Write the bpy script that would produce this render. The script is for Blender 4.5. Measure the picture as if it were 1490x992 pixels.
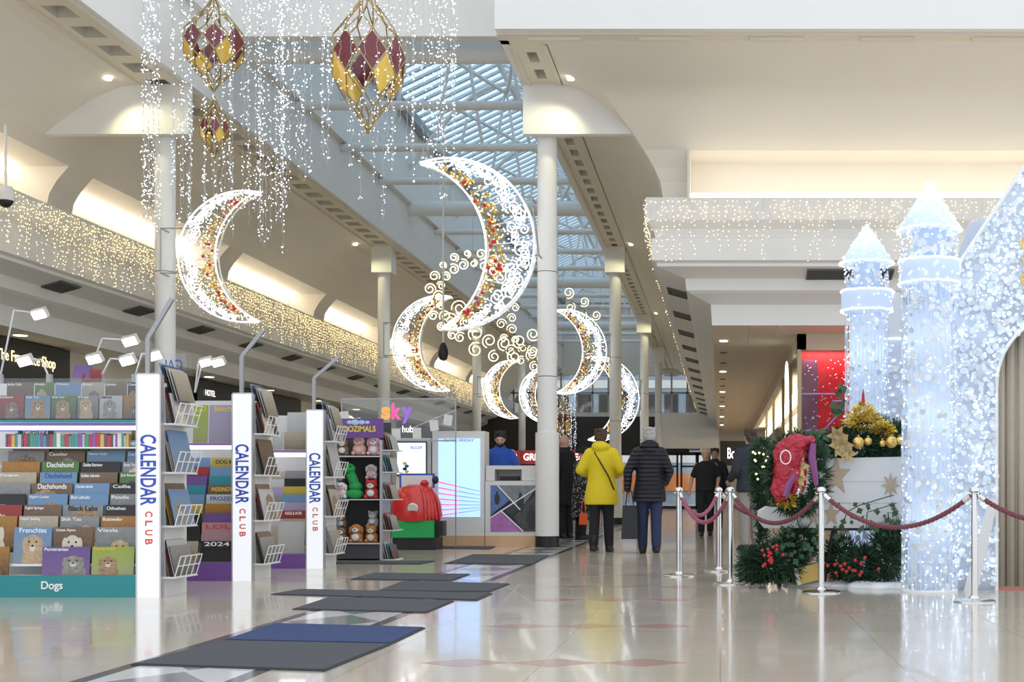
import bpy, bmesh, math, random
import numpy as np
from mathutils import Vector, Matrix, Euler
R = random.Random(11)
PI = math.pi
for o in list(bpy.data.objects): bpy.data.objects.remove(o)
S = bpy.context.scene
C = S.collection
# ---- camera: level, looking down the hall (+Y); f in pixels of the 1490x992 frame
F, CX, CY, EYE = 1900.0, 1048.0, 712.0, 0.88
cam = bpy.data.objects.new('camera', bpy.data.cameras.new('camera')); C.objects.link(cam)
cam.location = (0, 0, EYE); cam.rotation_euler = (PI/2, 0, 0)
cam.data.sensor_width = 36; cam.data.lens = F/1490*36
cam.data.shift_x = (745-CX)/1490; cam.data.shift_y = (CY-496)/1490
cam.data.clip_end = 400
S.camera = cam
# ---- world: overcast daylight
w = bpy.data.worlds.new('sky'); S.world = w; w.use_nodes = True
w.node_tree.nodes['Background'].inputs[0].default_value = (0.88, 0.94, 1.0, 1)
w.node_tree.nodes['Background'].inputs[1].default_value = 0.72
S.view_settings.view_transform = 'Standard'; S.view_settings.look = 'None'
S.view_settings.gamma = 1; S.view_settings.exposure = 0.92
S.view_settings.use_curve_mapping = False

def W(px, py, Y): return Vector(((px-CX)/F*Y, Y, EYE+(CY-py)/F*Y))
def G(px, py):
    Y = F*EYE/(py-CY); return Vector(((px-CX)/F*Y, Y, 0))
def WX(px, Y): return (px-CX)/F*Y
def WZ(py, Y): return EYE+(CY-py)/F*Y

# ---- materials
def mat(name, col, rough=0.5, metal=0.0, es=0.0, ecol=None, var=0.0, scale=8.0, bump=0.0, trans=0.0, alpha=1.0, coat=0.0, sample=True):
    m = bpy.data.materials.new(name); m.use_nodes = True
    nt = m.node_tree; b = nt.nodes['Principled BSDF']
    c = (*col, 1) if len(col) == 3 else col
    b.inputs['Base Color'].default_value = c
    b.inputs['Roughness'].default_value = rough; b.inputs['Metallic'].default_value = metal
    b.inputs['Transmission Weight'].default_value = trans; b.inputs['Alpha'].default_value = alpha
    b.inputs['Coat Weight'].default_value = coat
    if es:
        b.inputs['Emission Color'].default_value = (*(ecol or col), 1); b.inputs['Emission Strength'].default_value = es
    if not sample: m.cycles.emission_sampling = 'NONE'
    if var or bump:
        tc = nt.nodes.new('ShaderNodeTexCoord'); n = nt.nodes.new('ShaderNodeTexNoise')
        n.inputs['Scale'].default_value = scale; n.inputs['Detail'].default_value = 4
        nt.links.new(tc.outputs['Object'], n.inputs['Vector'])
        if var:
            mx = nt.nodes.new('ShaderNodeMix'); mx.data_type = 'RGBA'
            mx.inputs[6].default_value = tuple(max(0, x*(1-var)) for x in c[:3])+(1,)
            mx.inputs[7].default_value = tuple(min(1, x*(1+var)) for x in c[:3])+(1,)
            nt.links.new(n.outputs['Fac'], mx.inputs[0]); nt.links.new(mx.outputs[2], b.inputs['Base Color'])
        if bump:
            bp = nt.nodes.new('ShaderNodeBump'); bp.inputs['Strength'].default_value = bump; bp.inputs['Distance'].default_value = 0.01
            nt.links.new(n.outputs['Fac'], bp.inputs['Height']); nt.links.new(bp.outputs[0], b.inputs['Normal'])
    return m
def clear(name, tint, gloss=0.08, rough=0.05):
    m = bpy.data.materials.new(name); m.use_nodes = True; nt = m.node_tree
    for n in list(nt.nodes): nt.nodes.remove(n)
    o = nt.nodes.new('ShaderNodeOutputMaterial'); mx = nt.nodes.new('ShaderNodeMixShader')
    t = nt.nodes.new('ShaderNodeBsdfTransparent'); g = nt.nodes.new('ShaderNodeBsdfGlossy')
    t.inputs[0].default_value = (*tint, 1); g.inputs['Roughness'].default_value = rough; mx.inputs[0].default_value = gloss
    nt.links.new(t.outputs[0], mx.inputs[1]); nt.links.new(g.outputs[0], mx.inputs[2]); nt.links.new(mx.outputs[0], o.inputs[0])
    return m
def milky(name, col, tl=0.5):
    m = bpy.data.materials.new(name); m.use_nodes = True; nt = m.node_tree
    for n in list(nt.nodes): nt.nodes.remove(n)
    o = nt.nodes.new('ShaderNodeOutputMaterial'); mx = nt.nodes.new('ShaderNodeMixShader')
    t = nt.nodes.new('ShaderNodeBsdfTranslucent'); d = nt.nodes.new('ShaderNodeBsdfDiffuse')
    t.inputs[0].default_value = (*col, 1); d.inputs[0].default_value = (*col, 1); mx.inputs[0].default_value = tl
    nt.links.new(d.outputs[0], mx.inputs[1]); nt.links.new(t.outputs[0], mx.inputs[2]); nt.links.new(mx.outputs[0], o.inputs[0])
    return m
M = {}
M['white'] = mat('white paint', (.80, .79, .77), .5, var=.03, scale=2)
M['cream'] = mat('cream plaster', (.80, .75, .66), .6, var=.03, scale=1.5)
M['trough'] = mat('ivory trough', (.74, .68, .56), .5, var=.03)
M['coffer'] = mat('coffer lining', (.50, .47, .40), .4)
M['peach'] = mat('peach ceiling', (.72, .60, .48), .6, var=.04, scale=1)
M['dark'] = mat('dark bulkhead', (.035, .028, .027), .5, var=.2)
M['black'] = mat('black paint', (.012, .012, .013), .45, var=.2)
M['blackcloth'] = mat('black cloth', (.013, .013, .016), .85, var=.3, scale=30, bump=.2)
M['grille'] = mat('grille grey', (.10, .095, .09), .5)
M['steel'] = mat('polished steel', (.72, .71, .70), .18, 1.0)
M['greymetal'] = mat('grey metal', (.38, .38, .39), .4, .6)
M['wire'] = mat('light wire', (.55, .56, .58), .5)
M['whitewire'] = mat('white wire', (.85, .85, .85), .4)
M['ledw'] = mat('cool white led', (.9, .95, 1), es=2.6, ecol=(.80, .90, 1), sample=False)
M['ledg'] = mat('warm led', (1, .85, .5), es=2.2, ecol=(1, .74, .32), sample=False)
M['ledr'] = mat('cream rope light', (1, .9, .7), es=.85, ecol=(1, .84, .55), sample=False)
M['rope_w'] = mat('white rope light', (.95, .97, 1), es=1.0, ecol=(.86, .94, 1), sample=False)
M['tubelamp'] = mat('fluorescent tube', (1, .96, .88), es=3.2, ecol=(1, .91, .76))
M['downdim'] = mat('dim downlight', (1, .95, .85), es=1.3, ecol=(1, .9, .72), sample=False)
M['downlamp'] = mat('downlight lamp', (1, .95, .85), es=4, ecol=(1, .88, .68))
M['glass'] = clear('clear glass', (.93, .95, .95), .07)
M['acrylic'] = clear('clear acrylic', (.93, .94, .95), .06, .1)
M['roofglass'] = clear('blue roof glass', (.66, .84, .97), .04)
M['gold'] = mat('gold', (.75, .52, .16), .3, .9, var=.15)
M['bronze'] = mat('antique gold bars', (.42, .33, .19), .35, .8)
M['ruby'] = mat('dark red panel', (.16, .012, .02), .25, coat=.5)
M['amber'] = mat('gold panel', (.78, .52, .10), .3, .5)
M['red'] = mat('glossy red', (.62, .02, .02), .3, coat=.4)
M['purple'] = mat('purple board', (.17, .07, .30), .5)
M['teal'] = mat('teal board', (.03, .27, .29), .5)
M['skin'] = mat('skin', (.60, .36, .26), .55, var=.08, scale=30)
M['lip'] = mat('lip', (.42, .15, .13), .5)

# ---- mesh builder
class MB:
    def __init__(s): s.v = []; s.f = []; s.m = []; s.mi = 0
    def add(s, vs, fs):
        n = len(s.v); s.v += [tuple(v) for v in vs]
        for f in fs: s.f.append(tuple(i+n for i in f)); s.m.append(s.mi)
        return s
    def box(s, x0, x1, y0, y1, z0, z1):
        return s.add([(x0,y0,z0),(x1,y0,z0),(x1,y1,z0),(x0,y1,z0),(x0,y0,z1),(x1,y0,z1),(x1,y1,z1),(x0,y1,z1)],
              [(3,2,1,0),(4,5,6,7),(0,1,5,4),(1,2,6,5),(2,3,7,6),(3,0,4,7)])
    def obox(s, c, size, mtx=None):
        x, y, z = [q/2 for q in size]; c = Vector(c); mtx = mtx or Matrix.Identity(3)
        vs = [c+mtx@Vector(p) for p in ((-x,-y,-z),(x,-y,-z),(x,y,-z),(-x,y,-z),(-x,-y,z),(x,-y,z),(x,y,z),(-x,y,z))]
        return s.add(vs, [(3,2,1,0),(4,5,6,7),(0,1,5,4),(1,2,6,5),(2,3,7,6),(3,0,4,7)])
    def cyl(s, p0, p1, r0, r1=None, n=12):
        r1 = r0 if r1 is None else r1; p0 = Vector(p0); p1 = Vector(p1)
        d = (p1-p0).normalized(); a = d.orthogonal().normalized(); b = d.cross(a)
        vs = []
        for p, r in ((p0, r0), (p1, r1)):
            for i in range(n):
                t = 2*PI*i/n; vs.append(p+(a*math.cos(t)+b*math.sin(t))*r)
        fs = [(i, (i+1)%n, n+(i+1)%n, n+i) for i in range(n)]
        fs += [tuple(range(n-1, -1, -1)), tuple(range(n, 2*n))]
        return s.add(vs, fs)
    def sphere(s, c, r, n=12, m=8, rot=None):
        if not hasattr(r, '__len__'): r = (r, r, r)
        c = Vector(c); vs = []; fs = []
        def P(x, y, z):
            p = Vector((x*r[0], y*r[1], z*r[2])); return c+(rot@p if rot else p)
        vs.append(P(0,0,-1))
        for j in range(1, m):
            t = PI*j/m-PI/2
            for i in range(n):
                a = 2*PI*i/n; vs.append(P(math.cos(t)*math.cos(a), math.cos(t)*math.sin(a), math.sin(t)))
        vs.append(P(0,0,1)); L = len(vs)-1
        for i in range(n):
            fs.append((0, 1+(i+1)%n, 1+i)); fs.append((L, L-n+i, L-n+(i+1)%n))
        for j in range(m-2):
            for i in range(n):
                a = 1+j*n+i; b = 1+j*n+(i+1)%n; fs.append((a, b, b+n, a+n))
        return s.add(vs, fs)
    def lathe(s, prof, c=(0,0,0), n=24, sx=1, sy=1):
        c = Vector(c); vs = []; fs = []; k = len(prof)
        for r, z in prof:
            for i in range(n):
                a = 2*PI*i/n; vs.append(c+Vector((r*sx*math.cos(a), r*sy*math.sin(a), z)))
        for j in range(k-1):
            for i in range(n):
                a = j*n+i; b = j*n+(i+1)%n; fs.append((a, b, b+n, a+n))
        fs.append(tuple(range(n-1, -1, -1))); fs.append(tuple(range((k-1)*n, k*n)))
        return s.add(vs, fs)
    def tube(s, pts, r, n=6, closed=False):
        pts = [Vector(p) for p in pts]; k = len(pts); vs = []; fs = []; a = None
        for i, p in enumerate(pts):
            q0 = pts[i-1] if (i or closed) else p; q1 = pts[(i+1)%k] if (i < k-1 or closed) else p
            d = (q1-q0)
            d = d.normalized() if d.length > 1e-9 else Vector((0,0,1))
            if a is None: a = d.orthogonal().normalized()
            a = (a-d*a.dot(d)); a = a.normalized() if a.length > 1e-6 else d.orthogonal().normalized()
            b = d.cross(a); rr = r[i] if hasattr(r, '__len__') else r
            for j in range(n):
                t = 2*PI*j/n; vs.append(p+(a*math.cos(t)+b*math.sin(t))*rr)
        for i in range(k if closed else k-1):
            for j in range(n):
                x = i*n+j; y = i*n+(j+1)%n; X = ((i+1)%k)*n
                fs.append((x, y, X+(j+1)%n, X+j))
        if not closed: fs += [tuple(range(n-1, -1, -1)), tuple(range((k-1)*n, k*n))]
        return s.add(vs, fs)
    def prism(s, poly, y0, y1, plane='xz'):
        n = len(poly)
        f = {'xz': lambda a, b, d: (a, d, b), 'yz': lambda a, b, d: (d, a, b), 'xy': lambda a, b, d: (a, b, d)}[plane]
        vs = [f(a, b, y0) for a, b in poly]+[f(a, b, y1) for a, b in poly]
        fs = [tuple(range(n)), tuple(range(2*n-1, n-1, -1))]+[(i, n+i, n+(i+1)%n, (i+1)%n) for i in range(n)]
        return s.add(vs, fs)
    def octa(s, p, r):
        x, y, z = p
        return s.add([(x+r,y,z),(x-r,y,z),(x,y+r,z),(x,y-r,z),(x,y,z+r),(x,y,z-r)],
              [(0,2,4),(2,1,4),(1,3,4),(3,0,4),(2,0,5),(1,2,5),(3,1,5),(0,3,5)])
    def quad(s, a, b, c, d): return s.add([a, b, c, d], [(0,1,2,3)])
    def mesh(s, name, mats, smooth=False):
        me = bpy.data.meshes.new(name); me.from_pydata(s.v, [], s.f)
        for m in (mats if isinstance(mats, (list, tuple)) else [mats]): me.materials.append(M[m] if isinstance(m, str) else m)
        if any(s.m): me.polygons.foreach_set('material_index', s.m)
        bm = bmesh.new(); bm.from_mesh(me); bmesh.ops.recalc_face_normals(bm, faces=bm.faces); bm.to_mesh(me); bm.free()
        if smooth:
            me.polygons.foreach_set('use_smooth', [True]*len(me.polygons))
            me.set_sharp_from_angle(angle=math.radians(40))
        me.update(); return me
    def build(s, name, mats, parent=None, smooth=False, loc=None, rot=None):
        return link(name, s.mesh(name, mats, smooth), parent, loc, rot)
def link(name, me, parent=None, loc=None, rot=None):
    o = bpy.data.objects.new(name, me); C.objects.link(o); o.parent = parent
    if loc is not None: o.location = loc
    if rot is not None: o.rotation_euler = rot
    return o
def tag(o, label=None, cat=None, group=None, kind=None):
    if label: o['label'] = label
    if cat: o['category'] = cat
    if group: o['group'] = group
    if kind: o['kind'] = kind
    return o
def thing(name, label, cat, loc=(0,0,0), rz=0, group=None):
    o = bpy.data.objects.new(name, None); C.objects.link(o); o.location = loc; o.rotation_euler = (0, 0, rz)
    o.empty_display_size = .1
    return tag(o, label, cat, group)
def stuff(o): o['kind'] = 'stuff'; return o
def structure(o, label=None):
    o['kind'] = 'structure'
    if label: o['label'] = label
    return o
def copy_tree(o, parent=None):
    c = o.copy(); C.objects.link(c); c.parent = parent
    for ch in o.children: copy_tree(ch, c)
    return c
TX = {}
def text_mesh(s, bold=0.0):
    key = (s, bold)
    if key not in TX:
        cu = bpy.data.curves.new('lettering', 'FONT'); cu.body = s; cu.offset = bold; cu.extrude = .02
        o = bpy.data.objects.new('lettering', cu); C.objects.link(o)
        dg = bpy.context.evaluated_depsgraph_get(); me = bpy.data.meshes.new_from_object(o.evaluated_get(dg))
        bpy.data.objects.remove(o); bpy.data.curves.remove(cu)
        co = np.array([v.co for v in me.vertices]); lo = co.min(0); hi = co.max(0)
        co[:, 0] = (co[:, 0]-lo[0])/(hi[0]-lo[0])-.5; co[:, 1] = (co[:, 1]-lo[1])/(hi[1]-lo[1])-.5
        me.vertices.foreach_set('co', co.ravel()); me.update()
        TX[key] = me
    return TX[key]
def text(name, s, m, parent, center, wd, ht, rot=(PI/2, 0, 0), bold=0.0, depth=.1):
    me = text_mesh(s, bold).copy(); me.materials.clear(); me.materials.append(M[m] if isinstance(m, str) else m)
    o = link(name, me, parent, center, rot); o.scale = (wd, ht, depth); return o
def fast(name, V, Fc, m, parent=None, smooth=False):
    me = bpy.data.meshes.new(name); me.from_pydata(np.asarray(V).tolist(), [], np.asarray(Fc).tolist()); me.materials.append(M[m] if isinstance(m, str) else m)
    if smooth: me.polygons.foreach_set('use_smooth', [True]*len(me.polygons))
    me.update(); return link(name, me, parent)
OCT_V = np.array([(1,0,0),(-1,0,0),(0,1,0),(0,-1,0),(0,0,1),(0,0,-1)], float)
OCT_F = np.array([(0,2,4),(2,1,4),(1,3,4),(3,0,4),(2,0,5),(1,2,5),(3,1,5),(0,3,5)])
def leds(name, pts, r, m, parent=None):
    pts = np.array([tuple(p) for p in pts]); n = len(pts)
    V = (pts[:, None, :]+OCT_V[None]*r).reshape(-1, 3); Fc = (OCT_F[None]+6*np.arange(n)[:, None, None]).reshape(-1, 3)
    return stuff(fast(name, V, Fc, m, parent))
def lamp(name, kind, loc, energy, col, parent=None, size=.2, rot=None, spot=None, sy=None):
    l = bpy.data.lights.new(name, kind); l.energy = energy; l.color = col
    if kind == 'AREA':
        l.size = size
        if sy: l.shape = 'RECTANGLE'; l.size_y = sy
    else: l.shadow_soft_size = size
    if spot: l.spot_size = spot; l.spot_blend = .6
    o = bpy.data.objects.new(name, l); C.objects.link(o); o.location = loc; o.parent = parent
    if rot: o.rotation_euler = rot
    return o
# ================= THE SETTING =================
YN, YE = 8.0, 68.0            # near and far end of the nave
COLY = [20.0, 33.0, 45.6, 56.0]
XLc, XRc = -8.50, -2.65
E = lambda zp: zp+EYE
# floor: cream terrazzo, polished
fm = mat('polished terrazzo', (.60, .535, .44), .13, var=.05, scale=60, coat=.25)
nt = fm.node_tree; pb = nt.nodes['Principled BSDF']
tc = nt.nodes.new('ShaderNodeTexCoord'); br = nt.nodes.new('ShaderNodeTexBrick')
br.inputs['Scale'].default_value = 1.0; br.inputs['Mortar Size'].default_value = .004; br.inputs['Brick Width'].default_value = .9
br.inputs['Row Height'].default_value = .9; br.offset = 0
br.inputs['Color1'].default_value = (1,1,1,1); br.inputs['Color2'].default_value = (.95,.95,.95,1); br.inputs['Mortar'].default_value = (.72,.70,.68,1)
nt.links.new(tc.outputs['Object'], br.inputs['Vector'])
mm = nt.nodes.new('ShaderNodeMix'); mm.data_type = 'RGBA'; mm.blend_type = 'MULTIPLY'; mm.inputs[0].default_value = 1
src = pb.inputs['Base Color'].links[0].from_socket
nt.links.new(src, mm.inputs[6]); nt.links.new(br.outputs['Color'], mm.inputs[7]); nt.links.new(mm.outputs[2], pb.inputs['Base Color'])
rn = nt.nodes.new('ShaderNodeTexNoise'); rn.inputs['Scale'].default_value = 1.3; nt.links.new(tc.outputs['Object'], rn.inputs['Vector'])
rm = nt.nodes.new('ShaderNodeMapRange'); rm.inputs[3].default_value = .09; rm.inputs[4].default_value = .2
nt.links.new(rn.outputs['Fac'], rm.inputs[0]); nt.links.new(rm.outputs[0], pb.inputs['Roughness'])
floor = structure(MB().box(-16, 13, -3, 95, -.2, 0).build('floor', fm))
M['inlay_red'] = mat('red terrazzo inlay', (.48, .30, .25), .14, var=.06, scale=50)
M['inlay_dark'] = mat('dark terrazzo inlay', (.07, .07, .075), .13, var=.1, scale=50)
M['inlay_grey'] = mat('grey terrazzo inlay', (.26, .26, .27), .13, var=.1, scale=50)
M['inlay_white'] = mat('white terrazzo inlay', (.66, .66, .66), .13, var=.05, scale=50)
dm = MB().prism([(-.225, 0), (0, -.16), (.225, 0), (0, .16)], 0, .0012, 'xy').mesh('inlay_diamond', 'inlay_red')
for Y in (5.0, 6.63, 8.4, 10.4, 11.8, 13.4, 15.1, 18.2, 22):
    for x in (-1.30, -.845, -.39): link('inlay_diamond', dm, floor, (x, Y, 0))
for x0, x1 in ((-2.98, -2.90), (-2.27, -2.19)):
    MB().box(x0, x1, 0, 66, 0, .0010).build('inlay_border', 'inlay_dark', floor)
MB().box(-2.90, -2.27, 0, 66, 0, .0006).build('inlay_band', 'inlay_white', floor)
tm = MB().prism([(-.31, 0), (0, -.45), (.31, 0), (0, .45)], 0, .0011, 'xy').mesh('inlay_lozenge', 'inlay_grey')
for i in range(36): link('inlay_lozenge', tm, floor, (-2.585, 3+i*.95, 0))

# right-hand vault and cornice: profile offsets from the ledge edge (dx, dy, z'), nave run then the side hall run
XR0, YR0 = -1.13, 19.85
vp = [(0,6.1),(.2,6.06),(.38,5.97),(.56,5.85),(.82,5.63),(1.08,5.35),(1.24,5.15),(1.39,4.92),(1.48,4.72),(1.53,4.42)]
def stations(prof, ny=YE, xe=13):
    vs = []; fs = []
    for dx, dy, z in prof: vs += [(XR0+dx, ny, E(z)), (XR0+dx, YR0+dy, E(z)), (xe, YR0+dy, E(z))]
    for i in range(len(prof)-1):
        a = 3*i; fs += [(a, a+1, a+4, a+3), (a+1, a+2, a+5, a+4)]
    return vs, fs
def sy(u): return (u-1.27)*1.65 if u < 1.27 else (u-1.27)
mb = MB(); mb.add(*stations([(u-1.27, sy(u), z) for u, z in vp[:7]])); vault_r = structure(mb.build('ceiling', 'cream', smooth=True), 'cream curved vault over the side aisle and side hall')
# lower part of the vault: nave run whole, side hall run only as the pier beside the slot
mb = MB()
for i in range(6, 9):
    (u0, z0), (u1, z1) = vp[i], vp[i+1]
    mb.quad((XR0+u0-1.27, YE, E(z0)), (XR0+u1-1.27, YE, E(z1)), (XR0+u1-1.27, YR0+sy(u1), E(z1)), (XR0+u0-1.27, YR0+sy(u0), E(z0)))
    mb.quad((XR0+u0-1.27, YR0+sy(u0), E(z0)), (-.48, YR0+sy(u0), E(z0)), (-.48, YR0+sy(u1), E(z1)), (XR0+u1-1.27, YR0+sy(u1), E(z1)))
mb.build('vault_pier', 'cream', vault_r, True)
mb = MB(); mb.box(-.5, -.46, 19.8, 20.7, E(4.4), E(5.16)); mb.box(-.48, 13, 20.65, 20.75, E(4.3), E(5.3)); mb.box(-.48, 13, 19.82, 20.7, E(5.15), E(5.2))
mb.build('recess_lining', 'cream', vault_r)
cp = [(0.3,4.42),(0,4.44),(0,4.10),(.10,3.98),(.14,3.85),(.08,3.83),(.08,3.50),(.16,3.47),(.16,3.42),(.22,3.40),(.58,3.30),(.60,3.12),(.66,3.08),(.98,2.95),(1.0,2.62)]
mb = MB(); mb.add(*stations([(d, d, z) for d, z in cp])); trim1 = structure(mb.build('trim_1', 'white'), 'white moulded cornice along the right aisle and side hall')
mb = MB(); mb.box(-.45, 13, 19.93, 20.02, E(4.45), E(4.52)); mb.build('strip_lamp', 'tubelamp', trim1)
# left vault and cornice
XLT, XL0 = -8.75, -10.45
def lx(u): return XLT-u*1.31
mb = MB()
for i in range(6):
    (u0, z0), (u1, z1) = vp[i], vp[i+1]
    mb.quad((lx(u0), YN, E(z0)), (lx(u1), YN, E(z1)), (lx(u1), YE, E(z1)), (lx(u0), YE, E(z0)))
vault_l = structure(mb.build('ceiling', 'cream', smooth=True), 'cream curved vault over the aisle behind the stands')
slots = [(8.0, 14.0), (14.8, 20.8), (21.6, 27.6), (28.4, 34.4), (35.3, 41.3), (42.1, 48.1), (48.9, 54.9), (55.7, 61.7)]
piers = [(a[1], b[0]) for a, b in zip(slots, slots[1:])]+[(61.7, YE)]
for y0, y1 in piers:
    mb = MB()
    for i in range(6, 9):
        (u0, z0), (u1, z1) = vp[i], vp[i+1]
        mb.quad((lx(u0), y0, E(z0)), (lx(u1), y0, E(z1)), (lx(u1), y1, E(z1)), (lx(u0), y1, E(z0)))
    for y in (y0, y1):
        mb.add([(lx(u), y, E(z)) for u, z in vp[6:]]+[(-11.4, y, E(4.42)), (-11.4, y, E(5.15))], [tuple(range(6))])
    mb.build('vault_pier', 'cream', vault_l, True)
mb = MB(); mb.box(-11.45, -11.35, YN, YE, E(4.3), E(5.3)); mb.box(-11.4, lx(vp[6][0]), YN, YE, E(5.15), E(5.2)); mb.build('recess_lining', 'cream', vault_l)
mb = MB()
for i in range(len(cp)-1):
    (d0, z0), (d1, z1) = cp[i], cp[i+1]
    d0, d1 = (d0, d1) if i else (.9, 0)
    mb.quad((XL0-d0, YN, E(z0)), (XL0-d1, YN, E(z1)), (XL0-d1, YE, E(z1)), (XL0-d0, YE, E(z0)))
trim2 = structure(mb.build('trim_2', 'white'), 'white moulded cornice above the shops behind the stands')
for y0, y1 in slots: MB().box(-11.3, -11.2, y0+.1, y1-.1, E(5.02), E(5.10)).build('strip_lamp', 'tubelamp', trim2)
# vent grilles in both cornices
def vent(parent, P, L):
    # P(d, t, drop): point on the sloping soffit, d across and t along
    g = MB(); q = lambda d, t, k: P(d, t, k)
    def slab(m, d0, d1, t0, t1, k0, k1):
        vs = [q(d, t, k) for k in (k0, k1) for d, t in ((d0, t0), (d1, t0), (d1, t1), (d0, t1))]
        m.add(vs, [(0,1,2,3),(4,5,6,7),(0,1,5,4),(1,2,6,5),(2,3,7,6),(3,0,4,7)])
    slab(g, .25, .55, 0, L, .004, .012); o = g.build('vent_grille', 'grille', parent)
    m = MB()
    for k in range(7): slab(m, .265+k*.041, .273+k*.041, 0, L, .012, .026)
    for d0, d1, t0, t1 in ((.235, .25, -.02, L+.02), (.55, .565, -.02, L+.02), (.25, .55, -.02, 0), (.25, .55, L, L+.02)): slab(m, d0, d1, t0, t1, .0, .028)
    m.build('slats', 'grille', o); return o
zs = lambda d: 3.40-(d-.22)/.36*.10
for i in range(18):
    y = 12.5+i*2.9
    vent(trim2, lambda d, t, k: (XL0-d, y+t, E(zs(d))-k), .62)
    if y > 21: vent(trim1, lambda d, t, k: (XR0+d, y+.7+t, E(zs(d))-k), .62)
for x in (1.36, 4.4): vent(trim1, lambda d, t, k: (x+t, YR0+d, E(zs(d))-k), 1.3)
# troughs with coffers
def trough(name, x0, x1, y0, y1, label):
    mb = MB(); a = x0+.17; b = x1-.17
    mb.box(x0, a, y0, y1, E(6.1), E(6.2)); mb.box(b, x1, y0, y1, E(6.1), E(6.2))
    n = int((y1-y0)/.74); p = (y1-y0)/n
    for i in range(n): mb.box(a, b, y0+i*p, y0+i*p+p-.42, E(6.1), E(6.2))
    mb.box(x0-.02, x0+.03, y0, y1, E(6.07), E(6.1)); mb.box(x1-.03, x1+.02, y0, y1, E(6.07), E(6.1))
    t = structure(mb.build(name, 'trough'), label)
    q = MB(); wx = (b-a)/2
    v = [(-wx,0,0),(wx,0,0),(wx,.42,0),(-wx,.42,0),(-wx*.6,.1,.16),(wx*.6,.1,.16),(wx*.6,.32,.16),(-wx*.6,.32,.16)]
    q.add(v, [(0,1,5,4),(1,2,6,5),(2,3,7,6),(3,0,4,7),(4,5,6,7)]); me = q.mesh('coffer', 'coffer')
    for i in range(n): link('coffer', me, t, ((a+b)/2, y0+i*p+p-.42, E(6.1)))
    return t
tl = trough('trim_3', -8.75, -8.10, YN, YE, 'ivory light trough above the column row beside the stands')
tr = trough('trim_4', -2.88, -2.40, 17.9, YE, 'ivory light trough above the column row beside the walkway')
MB().box(-2.405, -2.37, 17.9, YE, E(6.09), E(6.14)).build('dark_edge', 'black', tr)  # solid black strip, the dark line along the trough edge
# clerestory walls above the troughs, transverse frame, beams
mb = MB(); mb.box(-8.10, -7.98, YN, YE, E(6.1), E(9.5)); mb.box(-7.98, -7.86, YN, YE, E(7.3), E(7.55)); structure(mb.build('wall_left', 'white'))
mb = MB(); mb.box(-3.0, -2.88, 17.75, YE, E(6.1), E(9.5)); mb.box(-3.1, -3.0, 20, YE, E(7.3), E(7.55)); structure(mb.build('wall_right', 'white'))
structure(MB().box(-3.0, 13, 17.35, 17.5, E(6.12), E(9)).build('wall_side_hall', 'white'))
t5 = structure(MB().box(-3.0, 13, 17.5, 17.9, E(6.1), E(6.2)).build('trim_5', 'trough'))
for x in (-2.6, -1.1, .4, 1.9, 3.4): MB().box(x, x+.72, 17.62, 17.72, E(6.07), E(6.1)).build('light_cover', 'trough', t5)
structure(MB().box(-8.0, -2.95, 20.0, 20.25, E(6.94), E(10.6)).build('wall_front', 'white'))
for pts, nm in (([(-2.97, 6.1)]+[(-2.4+u, z) for u, z in vp[:6]]+[(-2.97, 5.35)], 'trim_6'), ([(-8.0, 6.1)]+[(lx(u), z) for u, z in vp[:6]]+[(-8.0, 5.35)], 'trim_7')):
    structure(MB().prism([(x, E(z)) for x, z in pts], 19.65, 19.8).build(nm, 'white'))
# columns
def column(x, y, label):
    t = structure(thing('column', None, None, (x, y, 0)), label)
    MB().cyl((0,0,1.75), (0,0,E(5.6)), .15, n=28).build('shaft', 'white', t, True)
    MB().cyl((0,0,.17), (0,0,1.75), .18, n=28).build('sleeve', 'white', t, True)
    MB().cyl((0,0,0), (0,0,.17), .184, n=28).build('plinth', 'black', t, True)
    MB().box(-.25, .25, -.25, .25, E(5.45), E(6.1)).build('capital', 'white', t)
    m = MB()
    for z in (2.6, 4.2): m.lathe([(.1505, z), (.153, z+.005), (.1505, z+.012)], n=24)
    m.build('joint_ring', 'grille', t)
for i, y in enumerate(COLY):
    n = ('first', 'second', 'third', 'fourth')[i]
    column(XLc, y, 'round white column, %s of the row behind the stands' % n); column(XRc, y, 'round white column, %s of the row beside the walkway' % n)
for y in (19.2, 32.2, 44.8):
    for x, dx in ((-9.0, -1), (-2.2, 1)):
        m = MB(); m.cyl((x, y, E(6.02)), (x, y, E(6.10)), .05, .07); t = structure(m.build('trim_lamp', 'tubelamp'))
        lamp('column_lamp', 'SPOT', (x, y, E(5.98)), 22, (1, .95, .55), size=.05, spot=2.2, rot=(0, math.radians(25*dx), 0))
# skylight over the nave
roof = structure(thing('ceiling', None, None), 'glazed pitched skylight over the nave')
ridge = (-5.5, E(10.7)); eL = (-8.0, E(9.5)); eR = (-3.0, E(9.5))
for y0 in range(20, 68, 6):
    for e in (eL, eR): MB().add([(e[0], y0, e[1]), (ridge[0], y0, ridge[1]), (ridge[0], y0+6, ridge[1]), (e[0], y0+6, e[1])], [(0,1,2,3)]).build('pane', 'roofglass', roof)
M['bar'] = mat('pale glazing bar', (.62, .68, .74), .5)
bars = []
for e, nm in ((eL, 0), (eR, 1)):
    d = Vector((ridge[0]-e[0], 0, ridge[1]-e[1])); m = MB(); a = math.atan2(d.z, d.x)
    m.obox((e[0]+d.x/2, 0, e[1]+d.z/2-.04), (d.length, .11, .06), Matrix.Rotation(-a, 3, 'Y')); me = m.mesh('glazing_bar', 'bar')
    for i in range(100): link('glazing_bar', me, roof, (0, 20.3+i*.475, 0))
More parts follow.
